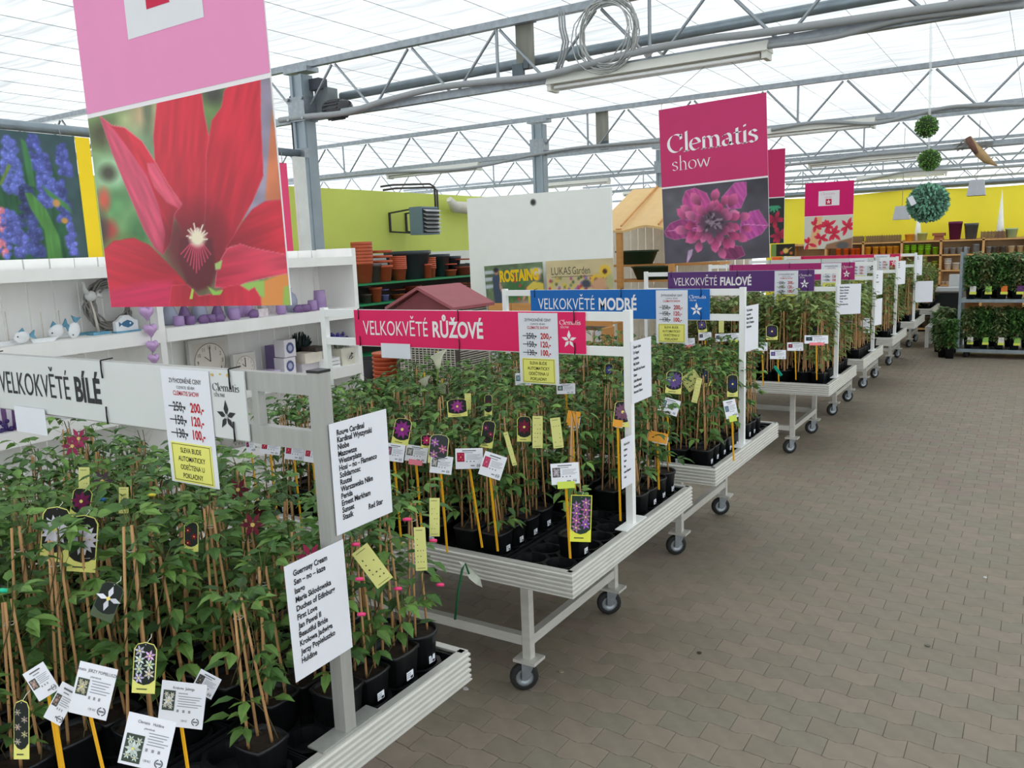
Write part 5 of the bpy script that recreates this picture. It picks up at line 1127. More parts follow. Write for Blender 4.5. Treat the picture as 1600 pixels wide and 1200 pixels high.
def drA(P):
    W_,H_=P.w*1000,P.h*1000; P.grain(.4,60)
    for k in range(3): P.poly([(0,60+90*k),(120,60+90*k),(150,100+90*k),(0,110+90*k)],(190,198,206),10)
    P.poly([(110,160),(150,110),(230,130),(250,300),(260,600),(130,600)],(60,74,96),6); P.blob(180,80,34,42,(170,130,110),.5); P.blob(178,60,36,30,(40,36,40),.5); P.poly([(220,200),(340,500),(310,520),(210,280)],(196,150,130),6)
    P.blob(470,330,160,170,(60,110,60),.9)
    pr=random.Random(3)
    for k in range(34): P.blob(pr.uniform(380,660),pr.uniform(120,520),18,18,(206,50,70) if k%3 else (80,140,60),.6)
    P.blob(600,520,200,60,(170,160,150),1); P.poly([(620,300),(720,230),(860,260),(900,620),(640,620)],(216,196,80),8); P.blob(780,170,50,60,(196,150,124),.5); P.blob(770,110,90,46,(216,206,186),.6); P.poly([(640,350),(560,470),(540,440),(620,310)],(200,150,130),5)
F,bd,w,h=flatposter((757,416),(848,409),(763,500),8.9,'left leaning poster with two people gardening and yellow lettering',drA,72,50,(96,116,84))
q=MB(); text(q,F,'ROSTAING',.26*w,h-.21,.19,.0016,(236,196,30),xs=.62,bold=.05); q.build('lettering',INK,bd)
def drB(P):
    W_,H_=P.w*1000,P.h*1000; P.grain(.1,120); P.blob(W_*.5,H_,W_*.7,200,(150,140,90),1.2); pr=random.Random(5)
    for k in range(150):
        x=pr.uniform(40,W_-60); P.blob(x,H_*pr.uniform(.28,.75),18,20,pr.choice([(150,120,190),(216,196,70),(190,60,90),(120,140,80),(210,190,90),(170,90,130),(90,110,60)]),.8)
    for x,y in ((W_*.75,250),(W_*.88,150)): 
        for k in range(12): P.petal(x,y,2*PI*k/12,90,34,(226,190,60))
        P.blob(x,y,30,30,(90,50,30),.5)
    P.blob(W_*.80,H_*.42,110,80,(206,160,124),.5); P.blob(W_*.6,H_*.4,60,50,(70,74,86),.5); P.blob(W_*.95,H_*.38,60,80,(180,180,130),.7)
F,bd,w,h=flatposter((845,409),(949,404),(857,500),8.87,'right leaning cream poster with sunflowers reading LUKASGarden',drB,84,60,(206,190,146))
q=MB(); text(q,F,'LUKAS',.08*w,h-.17,.13,.0016,(84,84,70),xs=.72); nx_=text(q,F,'Garden',.40*w,h-.17,.13,.0016,(84,84,70),xs=.62); quad(q,F,.08*w,h-.20,.6*w,.006,.0016,(90,90,76)); q.build('lettering',INK,bd)
# wooden display box with small packs before the partition
OAK=mat('warm_wood',(206,148,86),rough=.55,nscale=4,namt=.12,stretch=(1,1,6),bump=.1)
p0=aty(762,470,8.6); p1=aty(955,470,8.6); t=thing('wooden_display_rack','warm wooden rack with small garden packs in front of the white partition','rack',((p0[0]+p1[0])/2,8.6,0))
zt=aty(790,474,8.6)[2]
for k in range(5): x=p0[0]+(p1[0]-p0[0])*(k+.5)/5; MB().box((x,8.62,zt-.13),((p1[0]-p0[0])/5-.008,.03,.26)).build('front_board',OAK,t)
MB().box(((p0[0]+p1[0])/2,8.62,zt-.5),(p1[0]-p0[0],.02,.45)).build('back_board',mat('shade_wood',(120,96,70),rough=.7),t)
for z in (zt-.44,zt-.74): MB().box(((p0[0]+p1[0])/2,8.5,z),(p1[0]-p0[0],.26,.02)).build('shelf_board',OAK,t)
for x in (p0[0],p1[0]): MB().box((x,8.5,(zt-.26)/2),(.04,.26,zt-.26)).build('side_panel',OAK,t)
MB().box(((p0[0]+p1[0])/2,8.78,.85),(p1[0]-p0[0],.3,.02)).build('poster_ledge',OAK,t)
for r_ in range(2):
    for k in range(14):
        x=p0[0]+.08+k*(p1[0]-p0[0]-.16)/13; z=(zt-.43,zt-.73)[r_]; c=[(200,90,50),(230,220,210),(60,50,46),(190,170,60),(210,210,216)][(k*3+r_)%5]
        o=MB().box((x,8.44,z+.07),(.085,.05,.13),col=c).build('seed_pack',PRINT,loc=(x,8.44,z)); tag(o,'small garden pack on the wooden rack before the partition','pack','garden packs on the wooden rack')
# market stall with tan awning
Y=10.6; t=thing('market_stall','market stall with a tan board awning on wooden posts behind the show banner','stall',(-4.6,Y,0)); xl=aty(955,340,Y)[0]-.25; xr=aty(1100,350,Y)[0]+.15
zf=aty(990,356,Y)[2]; zb=aty(990,322,Y)[2]+.28; TAN=mat('tan_awning',(226,188,128),rough=.55,namt=.04)
mb=MB(); n=16; vs=[]
for i in range(n+1):
    x=xl+(xr-xl)*i/n; s_=.03*math.cos(i*.9)
    vs+=[(x,Y,zf+s_-.03),(x,Y+1.3,zb),(x,Y,zf+s_),(x,Y+1.3,zb+.03)]
fs=[]
for i in range(n): a_=4*i; fs+=[(a_,a_+1,a_+5,a_+4),(a_+2,a_+6,a_+7,a_+3),(a_,a_+4,a_+6,a_+2)]
mb.add(vs,fs); mb.build('awning_board',TAN,t)
for i in range(4): MB().bar((xl+.4+i*.55,Y-.01,zf+.03),(xl+.4+i*.55,Y+1.3,zb+.05),.02,.02).build('batten',OAK,t)
for px in (967,): x=aty(px,400,Y+.02)[0]; MB().box((x,Y+.05,zf/2),(.075,.075,zf)).build('stall_post',OAK,t)
x=aty(1048,415,Y+.02)[0]; MB().box((x,Y+.05,zf/2),(.07,.07,zf)).build('stall_post',OAK,t)
LIME=mat('limed_planks',(236,228,214),rough=.7,namt=.08)
k=0; x=xl-.9
while x<xr: MB().box((x+.06,Y+1.25,1.1),(.115,.02,2.1)).build('back_plank',LIME,t); x+=.125
zs=[]
for (px,py) in ((990,413),(1000,437)): zs.append(aty(px,py,Y+.4)[2])
for z in zs+[zs[-1]-.42]: MB().box(((xl+xr)/2,Y+.55,z-.015),(xr-xl-.1,.45,.03)).build('stall_shelf',OAK,t)
DG=mat('dark_green_trough',(44,66,46),rough=.4,namt=.06)
for (px,z,l,lab) in ((995,zs[0],.56,'dark green oval trough on the upper stall shelf'),(1020,zs[1]+.0,.4,'dark green trough on the lower stall shelf')):
    c=aty(px,405,Y+.45); mb=MB(); mb.lathe([(.19,0),(.25,.17),(.265,.17),(.265,.195),(.23,.195),(.18,.02)],(c[0],Y+.45,z),20,sx=1.25,sy=.7); tag(mb.build('oval_trough',DG,loc=(c[0],Y+.45,z)),lab,'trough')
c=aty(984,445,Y+.3); tag(MB().lathe([(.11,0),(.2,.13),(.21,.14),(.19,.13),(.1,.01)],(c[0],Y+.42,zs[2 if False else 1]-.42),20).build('beige_bowl',mat('beige_bowl',(206,192,172),rough=.6),loc=(c[0],Y+.42,zs[1]-.42)),'wide beige bowl on the lowest stall shelf','bowl')
c=aty(1087,415,9.9); 
for k,(px,lab) in enumerate(((1080,'terracotta jar seen below the show banner, left'),(1096,'terracotta jar seen below the show banner, right'))):
    c=aty(px,414,12.6); tag(MB().lathe([(.06,0),(.15,.2),(.13,.34),(.09,.38),(.08,.38)],(c[0],12.6,c[2]-.3),14).build('terracotta_jar',TERR,loc=(c[0],12.6,c[2]-.3)),lab,'jar')
t=thing('jar_stand','timber stand holding terracotta jars below the show banner','stand',(-4.0,12.6,0)); c=aty(1088,414,12.6); MB().box((c[0],12.6,c[2]-.32),(1.6,.5,.04)).build('stand_top',OAK,t)
for dx in (-.7,.7): MB().box((c[0]+dx,12.6,(c[2]-.34)/2),(.06,.4,c[2]-.34)).build('leg',OAK,t)
# small poster and orange baskets in front of the yellow wall
a=aty(1205,382,14.6); b_=aty(1242,382,14.6); c=aty(1205,401,14.6); F=Fr((a[0],14.6,c[2]),*FRONT); w,h=b_[0]-a[0],a[2]-c[2]
t=thing('small_poster','small dark poster with a yellow watering can before the yellow wall','poster',tuple(F.o)); bd=sheet(MB(),F,w,h,.005,d=-.005).build('board',PRINT,t)
def drC(P):
    W_,H_=P.w*1000,P.h*1000; P.poly([(0,0),(W_*.22,0),(W_*.22,H_),(0,H_)],(120,160,90),6); P.blob(W_*.62,H_*.55,W_*.12,H_*.22,(226,200,110),.5); P.line((W_*.72,H_*.5),(W_*.86,H_*.3),14,(226,200,110),6); P.blob(W_*.45,H_*.7,30,30,(200,60,90),.7); P.blob(W_*.85,H_*.75,26,26,(200,120,60),.7)
P=Pic(w,h,40,22,(40,44,42)); drC(P); P.build('photograph',F,bd,PRINT)
q=thing('poster_stand','thin stand under the small watering can poster','stand',(a[0]+w/2,14.65,0)); MB().box((a[0]+w/2,14.65,c[2]/2),(.03,.03,c[2])).build('pole',OAK,q); MB().box((a[0]+w/2,14.65,.01),(.4,.3,.02)).build('base',OAK,q)
ORG_=mat('orange_enamel',(240,110,40),rough=.4); 
t=thing('low_table','low wooden table of orange bowls before the yellow wall','table',(-3.6,14.2,0)); zt_=aty(1220,407,14.2)[2]-.06; MB().box((aty(1222,405,14.2)[0],14.2,zt_-.02),(1.0,.5,.04)).build('tabletop',OAK,t)
for dx in (-.45,.45):
    for dy in (-.2,.2): MB().box((aty(1222,405,14.2)[0]+dx,14.2+dy,(zt_-.04)/2),(.05,.05,zt_-.04)).build('leg',OAK,t)
for k,px in enumerate((1213,1221,1229,1238,1246)):
    c=aty(px,405,14.2); tag(MB().lathe([(.03,0),(.07,.05),(.085,.12),(.075,.12),(.04,.01)],(c[0],14.2+.03*(k%2),zt_),12).build('bright_bowl',[ORG_,mat('lime_enamel',(180,200,60),rough=.4)][k==2],loc=(c[0],14.2+.03*(k%2),zt_)),'small bright %s bowl, %s on the low table'%('lime' if k==2 else 'orange',['first','second','third','fourth','fifth'][k]),'bowl','bright bowls')
# ================================================================ YELLOW WALL: shelf bay with pots
YF=16.3; PINE=mat('pine_shelf',(214,164,104),rough=.55,nscale=5,namt=.1)
SXs=[aty(p,430,YF)[0] for p in (1289,1347,1407,1468,1534,1602,1670)]; SXs=[SXs[0]-.6]+SXs
SZ=[1.60,1.355,1.085,.83,.575,.325,.06]
t=thing('pine_pot_shelves','long pine shelving full of coloured pots along the yellow wall','shelf',(-1,16.45,0))
for x in SXs: MB().box((x,YF+.17,.81),(.035,.34,1.62)).build('upright',PINE,t)
for z in SZ: MB().box(((SXs[0]+SXs[-1])/2,YF+.17,z-.013),(SXs[-1]-SXs[0],.34,.024)).build('shelf_board',PINE,t)
MB().box(((SXs[0]+SXs[-1])/2,YF+.345,.81),(SXs[-1]-SXs[0],.012,1.6)).build('back_panel',mat('shelf_back',(196,168,130),rough=.7),t)
PC={}
def pcol(c,nm): 
    return mat('glazed_pot_'+nm,c,rough=.35,namt=.04)
PCOL={'orange':pcol((236,104,40),'orange'),'amber':pcol((240,166,50),'amber'),'lime':pcol((140,206,40),'lime'),'grey':pcol((150,156,164),'grey'),'cream':pcol((222,206,170),'cream'),'pistachio':pcol((186,196,120),'pistachio'),'plum':pcol((104,26,70),'plum'),'slate':pcol((92,92,90),'slate'),'white':pcol((226,222,216),'white'),'mint':pcol((170,196,150),'mint'),'olive':pcol((160,168,50),'olive')}
def gpot(px,zi,w,h,colr,lab,sq=False,z=None,Y=YF+.12,stack=1,px_y=430,top=1.25):
    x=aty(px,px_y,Y)[0]; z=SZ[zi] if z is None else z
    mb=MB(); r=w/2
    for k in range(stack):
        mb.lathe([(r/top,0),(r*.97,h*.85),(r,h*.85),(r,h),(r*.9,h),(r*.75,h*.1)],(x,Y,z+k*h*.32),14,sq=.8 if sq else 0,rot=0)
    o=mb.build('glazed_pot',PCOL[colr],loc=(x,Y,z)); tag(o,lab,'pot','glazed pots on the pine shelves')
ordw=['first','second','third','fourth','fifth','sixth']
for k,px in enumerate((1309,1321,1332,1340)): gpot(px,1,.105,.15,'orange','orange pot, %s of four on the top pine shelf'%ordw[k])
for k,px in enumerate((1355,1367,1378,1389,1399)): gpot(px,1,.115,.17,'amber','amber pot, %s of five on the top pine shelf'%ordw[k])
for k,px in enumerate((1415,1426,1437,1448,1460)): gpot(px,1,.10,.13 if k==4 else .11,'lime','lime pot stack, %s of five on the top pine shelf'%ordw[k],stack=1 if k==4 else 3)
for k,px in enumerate((1476,1487,1498,1509)): gpot(px,1,.095,.11,'grey','grey pot, %s of four on the top pine shelf'%ordw[k])
gpot(1524,1,.13,.16,'grey','larger grey cylinder pot at the end of the grey row',top=1.05)
for k,(px,c) in enumerate(((1543,'grey'),(1551,'slate'),(1564,'slate'),(1578,'cream'),(1592,'cream'))): gpot(px,1,.10,.11,c,'%s pot, %s from the left in the right bay of the top pine shelf'%(c,ordw[k]))
for k,(px,c,h) in enumerate(((1413,'olive',.11),(1432,'pistachio',.1),(1443,'pistachio',.19),(1452,'olive',.1),(1460,'olive',.12))): gpot(px,2,.1,h,c,'%s pot, %s in the second row of pine shelves'%(c,ordw[k]),stack=2)
for k,px in enumerate((1480,1493)): gpot(px,2,.12,.12,'white','white pot, %s in the second row of pine shelves'%('taller' if k==0 else 'shorter'),stack=3 if k==0 else 1)
for k,px in enumerate((1438,1455)): gpot(px,3,.14,.16,'lime','square lime pot with a leaf mark, %s of two'%('left' if k==0 else 'right'),sq=True)
gpot(1456,4,.10,.10,'mint','single mint pot on the fourth pine shelf')
for k,px in enumerate((1474,1481,1488,1495)): gpot(px,3,.07,.05,'white','tiny white-pink dish, %s of four on the third pine shelf'%ordw[k])
for k,px in enumerate((1432,1442,1452)): gpot(px,5,.16,.2,'slate','dark planter, %s of three on the lower pine shelf'%ordw[k])
for k,px in enumerate((1436,1450)): gpot(px,6,.18,.22,'slate','dark planter, %s of two on the bottom pine shelf'%ordw[k])
z0=1.60
for px,w,h,c,lab in ((1421,.16,.13,'amber','amber pot on top of the pine shelves'),(1441,.17,.14,'pistachio','pistachio pot on top of the pine shelves, left'),(1492,.22,.31,'plum','tall plum pot on top of the pine shelves'),(1517,.22,.27,'slate','tall slate pot on top of the pine shelves'),(1580,.19,.16,'mint','pistachio pot on top of the pine shelves, right')): gpot(px,0,w,h,c,lab,z=z0,px_y=372,top=1.35,sq=px in (1492,1517))
WICK=mat('brown_wicker',(134,104,82),rough=.8,nscale=60,namt=.4,bump=.8,bscale=60,bdist=.01)
for k,(px,w) in enumerate(((1341,.18),(1367,.28),(1393,.3),(1552,.36))):
    x=aty(px,372,YF+.15)[0]; mb=MB(); 
    for j in range(6): mb.box((x,YF+.15,z0+.012+j*.019),(w+(.008 if j%2 else 0),.2,.016))
    for i in range(8): mb.bar((x-w/2+w*i/7,YF+.045,z0),(x-w/2+w*i/7,YF+.045,z0+.13),.008,.008,up=(0,1,0))
    tag(mb.build('wicker_basket',WICK,loc=(x,YF+.15,z0)),'brown wicker basket on top of the pine shelves, %s from the left'%ordw[k],'basket','wicker baskets on the pine shelves')
x=aty(1467,372,YF+.15)[0]; mb=MB(); mb.box((x,YF+.15,z0+.04),(.16,.16,.08),taper=.8); mb.box((x,YF+.15,z0+.10),(.2,.18,.05)); tag(mb.build('wooden_birdhouse',mat('red_brown_wood',(156,92,60),rough=.6),loc=(x,YF+.15,z0)),'small red-brown wooden box with a wide lid on top of the pine shelves','box')
CONE=mat('white_cone',(238,238,230),rough=.5)
for px,pt,lab in ((1434,325,'tall white cone left, behind the big leaf ball'),(1562,297,'tall white cone right, on top of the pine shelves')):
    a=aty(px,372,YF+.2); b=aty(px+1,pt,YF+.2); MBc=MB().lathe([(.07,0),(.055,.2*(b[2]-z0)),(.002,b[2]-z0)],(a[0],YF+.2,z0),14); tag(MBc.build('white_cone',CONE,loc=(a[0],YF+.2,z0)),lab,'ornament')
SHM=mat('white_lampshade',(214,216,222),rough=.6,trans=.3)
for (px0,px1,pt,pb,Y,lab) in ((1391,1427,322,344,14.6,'white tapered lampshade left, beside the big leaf ball'),(1505,1546,281,307,14.6,'white tapered lampshade right, above the plum pot')):
    a=aty(px0,pb,Y);b=aty(px1,pb,Y);c=aty((px0+px1)/2,pt,Y); x=(a[0]+b[0])/2; r=(b[0]-a[0])/2; t=thing('pendant_lamp',lab,'lamp',(x,Y,a[2])); mb=MB(); mb.lathe([(r,0),(r*.75,c[2]-a[2]),(r*.73,c[2]-a[2]),(r*.98,0)],(x,Y,a[2]),4,rot=PI/4,smooth=False); mb.v=mb.v; mb.build('lamp_shade',SHM,t); MB().tube([(x,Y,c[2]-.02),(x,Y,3.36)],.004,5).build('cord',STRING,t)
# leaf balls on a clear ribbon
SB=7.3; r=random.Random(21)
RIB=glassy('clear_ribbon',(230,236,236),alpha=.45)
xt=aty(1452,120,SB)[0]; 
def leafball(px,py,rad,colA,lab):
    c=aty(px,py,SB); t=thing('leaf_ball',lab,'decoration',tuple(c-np.array([0,0,rad])),'hanging leaf balls'); MB().ball(tuple(c),rad*.8,16,10).build('core',mat('ball_core_'+lab.split()[0],tuple(v*.45 for v in colA),rough=.8),t)
    mb=MB(); n=900 if rad>.1 else 420
    for k in range(n):
        z=1-2*(k+.5)/n; a=k*2.39996; q=math.sqrt(1-z*z); d=Vector((q*math.cos(a),q*math.sin(a),z)); b=Vector(c)+d*rad*.78; s=d.orthogonal().normalized(); s=Matrix.Rotation(r.uniform(0,6.28),3,d)@s
        dd=(d+s*.7).normalized(); w=d.cross(s)*rad*.075; L=rad*r.uniform(.2,.30); v=r.uniform(.7,1.25); col=tuple(min(255,q_*v) for q_ in colA)
        mb.add([tuple(b),tuple(b+dd*L*.6+w),tuple(b+dd*L),tuple(b+dd*L*.6-w)],[(0,1,2,3)],0,col)
    tag(mb.build('leaves',LEAF,t),kind='stuff')
    return t,c
leafball(1448,198,.089,(96,140,66),'upper green leaf ball on the ribbon'); leafball(1452,250,.087,(100,146,64),'middle green leaf ball on the ribbon'); t,c=leafball(1450,317,.158,(124,174,150),'big blue-green leaf ball at the bottom of the ribbon')
F=Fr(aty(1424,322,SB-.16),(1,.0,.5),(0,0,1)); sheet(MB(),F,.04,.07,.001).build('price_tag',PAPER,t)
mb=MB(); mb.add([tuple(aty(1449,300,SB+.05)),tuple(aty(1452,300,SB+.05)),tuple(aty(1457,60,SB+.05)),tuple(aty(1452,60,SB+.05))],[(0,1,2,3)]); mb.add([tuple(aty(x,y,SB+.05)) for x,y in ((1452,60),(1457,60),(1455.5,14),(1453.5,14))],[(0,1,2,3)]); mb.build('ribbon',RIB,t)
# driftwood piece tied under the fourth truss
t=thing('driftwood_branch','piece of driftwood and wire hanging at the fourth truss upper right','branch',tuple(aty(1520,235,13.1)))
mb=MB(); mb.tube([tuple(aty(x,y,13.1)) for x,y in ((1512,216),(1520,226),(1530,238),(1542,250),(1558,259))],[.045,.05,.06,.05,.008],8); mb.build('branch_trunk',mat('driftwood_tan',(176,146,104),rough=.8,nscale=8,namt=.3),t)
MB().tube([tuple(aty(x,y,13.05)) for x,y in ((1512,215),(1519,228),(1526,240))],[.04,.045,.03],6).build('bark',mat('bark_brown',(112,80,70),rough=.9,namt=.3,nscale=20),t)
mb=MB()
for k in range(9): mb.tube([tuple(aty(1489+r.uniform(0,18),226+r.uniform(0,10),13.1)),tuple(aty(1505+r.uniform(0,12),222+r.uniform(-4,12),13.05)),tuple(aty(1520+r.uniform(0,14),230+r.uniform(-6,8),13.1)),tuple(aty(1540+r.uniform(0,12),222+r.uniform(-3,6),13.1))],.010,4,cap=False)
mb.build('wire_bundle',mat('tangled_wire',(132,132,128),rough=.6),t)
# ================================================================ STEEL PLANT TROLLEY AND NEIGHBOURS, RIGHT
TY=13.0; c0=aty(1496,547,TY); xl=c0[0]; z1=c0[2]; xr=xl+1.35; z2=aty(1496,470,TY)[2]; z3=aty(1497,394,TY)[2]
t=thing('plant_trolley','tall galvanised plant trolley with two shelves of shrubs by the right edge','trolley',((xl+xr)/2,TY+.3,0))
for x in (xl,xr):
    for y in (TY,TY+.58): MB().bar((x,y,z1-.02),(x,y,z3+ (.0 if y==TY else .06)),.035,.035,up=(0,1,0)).build('upright',GALV2,t)
for z in (z1,z2): MB().box(((xl+xr)/2,TY+.29,z),(xr-xl,.6,.025)).box(((xl+xr)/2,TY-.01,z),(xr-xl,.02,.045)).build('trolley_shelf',GALV2,t)
for x in (xl+.1,xr-.1):
    for y in (TY+.08,TY+.5): MB().lathe([(.02,-.03),(.055,-.025),(.055,.025),(.02,.03)],(x,y,.056),12,axis='x').box((x,y,(z1+.09)/2),(.04,.04,max(z1-.09,.02))).build('wheel',RUB,t)
SHR=[]
for k in range(5):
    r=random.Random(60+k); mb=MB(); h=.44; dark=[(74,116,62),(88,130,68),(104,144,76)] if k%2==0 else [(118,138,84),(92,124,76),(134,150,100)]
    for i in range(230):
        a=r.uniform(0,6.28); q=r.uniform(0,.09); z=.13+h*r.random()**.8; leaf(mb,(q*math.cos(a)*.4,q*math.sin(a)*.4,z),a,r.uniform(-.1,.9),r.uniform(.06,.085),r.uniform(.02,.07),r,simple=False,base=r.choice(dark))
    SHR.append(mb.mesh('foliage',LEAF))
flc=[(226,222,214),(150,196,90),(226,120,40),(96,40,110),(230,190,196),(120,40,90)]
def shrub(x,y,z,k,lab,grp,sc=1.0,tg=None):
    t=thing('potted_shrub',lab,'plant',(x,y,z),grp); t.scale=(sc,sc,sc); inst('pot',POT[0],t,sc=1.25); inst('soil',SOILM[0],t,sc=1.25)
    for cm in PV[k%14].cm: inst('cane',cm,t)
    tag(inst('foliage',SHR[k%5],t,rot=(0,0,k*1.3)),kind='stuff')
    if tg is not None:
        mb=MB(); mb.box((.03,-.085,.13),(.075,.002,.10),col=flc[tg]); mb.box((.03,-.087,.085),(.085,.002,.035),col=(220,226,90)); o=bpy.data.objects.new('picture_tag',mb.mesh('picture_tag',PRINT)); COL.objects.link(o); o.parent=t; ORG[o.name]=Vector((0,0,0))
for k in range(7): shrub(xl+.12+k*.185,TY+.12,z2+.018,k,'leafy shrub, %s from the left on the upper trolley shelf'%(ordw+['seventh'])[k],'shrubs on the upper trolley shelf',1.0,k%6)
for k in range(6): shrub(xl+.2+k*.2,TY+.42,z2+.018,k+3,'leafy shrub in the back row of the upper trolley shelf','shrubs at the back of the upper trolley shelf',1.05)
for k in range(7): shrub(xl+.12+k*.185,TY+.12,z1+.018,k+1,'leafy shrub, %s from the left on the lower trolley shelf'%(ordw+['seventh'])[k],'shrubs on the lower trolley shelf',.92,1 if k%2 else 0)
for k in range(6): shrub(xl+.2+k*.2,TY+.42,z1+.018,k+5,'leafy shrub in the back row of the lower trolley shelf','shrubs at the back of the lower trolley shelf',.95)
for k,(px,Y,sc) in enumerate(((1466,13.6,1.0),(1477,13.3,1.15),(1487,13.5,1.05),(1472,13.0,.9),(1484,12.9,.95))):
    c=aty(px,550,Y); shrub(c[0],Y,0.0,k,'dark leafy shrub on the floor left of the trolley, %s'%['back left','middle','back right','front left','front right'][k],'shrubs beside the trolley',sc)
Y=14.0; a=aty(1447,545,Y); t=thing('low_white_bench','low white bench end beside the floor shrubs','bench',(a[0],Y,0)); zt=aty(1450,511,Y)[2]; MB().box((a[0]+.22,Y+.3,zt-.02),(.5,.6,.04)).build('bench_top',WHITE,t)
for dx in (.0,.44):
    for dy in (.04,.56): MB().box((a[0]+dx,Y+dy,(zt-.04)/2),(.05,.05,zt-.04)).build('leg',WHITE,t)
c=aty(1481,471,15.0); t=thing('black_crate','black plastic crate on a pale cabinet left of the trolley','crate',(c[0],15,c[2]-.15)); MB().box((c[0],15,c[2]+.0),(.33,.3,.27),taper=1.12).build('crate_body',BLACKP,t); MB().box((c[0],15,c[2]+.14),(.38,.35,.02)).build('crate_rim',BLACKP,t)
t=thing('pale_cabinet','pale grey cabinet behind the floor shrubs','cabinet',(c[0],15.05,0)); MB().box((c[0]-.02,15.05,(c[2]-.14)/2),(.42,.4,c[2]-.14)).build('body',mat('pale_grey_cabinet',(200,202,204),rough=.5),t)
c2=aty(1481,452,15.5); tag(MB().box((c2[0],15.6,(c2[2]+.03)/2),(.36,.3,c2[2]+.03)).build('grey_bin',mat('light_grey_plastic',(196,198,200),rough=.5),loc=(c2[0],15.6,0)),'light grey box tower behind the black crate','box')
c3=aty(1491,440,15.9); tag(MB().box((c3[0],15.95,(c3[2]+.12)/2),(.15,.2,c3[2]+.12)).build('tall_grey_box',mat('light_grey_plastic'),loc=(c3[0],15.95,0)),'tall narrow grey box against the pine shelves','box')
# ================================================================ LABEL CARDS AMONG THE PLANTS
cn=[0]
def frame3(TL,TR,BL,t_):
    a=Vector(pix(*TL,t_)); b=Vector(pix(*TR,t_)); c=Vector(pix(*BL,t_)); w=(b-a).length; h=(a-c).length
    F=Fr(c,b-a,a-c); F.sh=0; return F,w,h
def flower(mb,F,cx,cy,r,c1,c2=(240,226,120),k=6,d=.0012,rot=0):
    for i in range(k):
        a=rot+2*PI*i/k; P_=[(0,0),(.55*math.cos(a-.38),.55*math.sin(a-.38)),(math.cos(a),math.sin(a)),(.55*math.cos(a+.38),.55*math.sin(a+.38))]
        v=.88+.12*((i*7)%3)/2; mb.add([F.p(cx+x*r,cy+y*r,d+.0001*i) for x,y in P_],[(0,1,2,3)],0,tuple(q*v for q in c1))
    mb.prism([(cx+r*.17*math.cos(a),cy+r*.17*math.sin(a)) for a in (0,1,2,3,4,5)],d+.0008,d+.001,F,col=c2)
def stickdown(F,w,par,t_,dx=0,L=.2):
    a=Vector(F.p(w*.5,.01,-.002)); L=max(a.z-.672,.05); b=a+Vector((dx,0,-L)); MB().bar(a,b,.008,.003,up=(0,1,0)).build('yellow_stake',YSTICK,par)
def price(TL,TR,BL,t_,lab,pc=(200,40,80),title=('',''),stick_=.16,dx=.01,note=None,grp='white variety cards'):
    F,w,h=frame3(TL,TR,BL,t_); t=thing('variety_card',lab,'label card',F.p(0,0,0),grp); sheet(MB(),F,w,h,.0012,col=(236,238,246)).build('card',PRINT,t); mb=MB(); d=.0018
    land=w>h*.9
    pw=w*.27 if land else w*.30; ph=h*.45 if land else h*.32; px_=w*.06; py_=h*.35 if land else h*.38
    if title[0]=='Clematis   Huldine': px_,py_,pw,ph=w*.06,h*.06,w*.38,h*.55
    quad(mb,F,px_,py_,pw,ph,d,(70,80,70) if sum(pc)>480 else tuple(v*.8 for v in pc))
    if pc:
        flower(mb,F,px_+pw*.5,py_+ph*.5,min(pw,ph)*.48,pc,d=d+.0003,k=8)
        if ph>pw*1.1:
            for fx,fy in ((.28,.8),(.7,.2),(.25,.25),(.75,.78)): flower(mb,F,px_+pw*fx,py_+ph*fy,pw*.24,pc,d=d+.0003,k=6)
    if title[0]: text(mb,F,title[0],w*.5,h*.84,h*.085,d,(60,60,66),align='c',xs=.8 if len(title[0])>14 else 1); text(mb,F,title[1],w*.5,h*.74,h*.055,d,(80,80,86),align='c')
    else: quad(mb,F,w*.25,h*.86,w*.5,h*.045,d,(110,112,120)); quad(mb,F,w*.34,h*.77,w*.3,h*.03,d,(140,142,150))
    tx=px_+pw+w*.06
    for i in range(5): quad(mb,F,tx+(i%2)*w*.02,h*(.68-.055*i),(w*.94-tx)*(.95-.1*(i%3)),h*.016,d,(150,152,160))
    for i in range(3): quad(mb,F,tx+w*.13*i,h*.33,w*.05,h*.06,d,(150,150,156))
    cx,cy,R=w*.83,h*.15,h*.085
    for i in range(14):
        if i in (3,10): continue
        a0,a1=2*PI*i/14,2*PI*(i+.9)/14; mb.add([F.p(cx+R*math.cos(a0),cy+R*math.sin(a0),d),F.p(cx+R*math.cos(a1),cy+R*math.sin(a1),d),F.p(cx+R*.74*math.cos(a1),cy+R*.74*math.sin(a1),d),F.p(cx+R*.74*math.cos(a0),cy+R*.74*math.sin(a0),d)],[(0,3,2,1)[::-1]],0,(84,86,92))
    quad(mb,F,cx-R*.6,cy-R*.2,R*1.2,R*.4,d,(120,122,128))
    if title[0]: text(mb,F,'130 Kč',w*.58,h*.13,h*.065,d,(70,70,76),align='c',xs=.8)
    else: quad(mb,F,w*.55,h*.13,w*.14,h*.05,d,(130,132,140))
    mb.build('print',INK,t)
    if stick_: stickdown(F,w,t,t_,dx,stick_)
    if note: nF=F; sheet(MB(),nF,w*.62,h*.33,.001,u=w*.2,v=-h*.2,d=.0022,col=note).build('colour_note',PRINT,t)
    return t
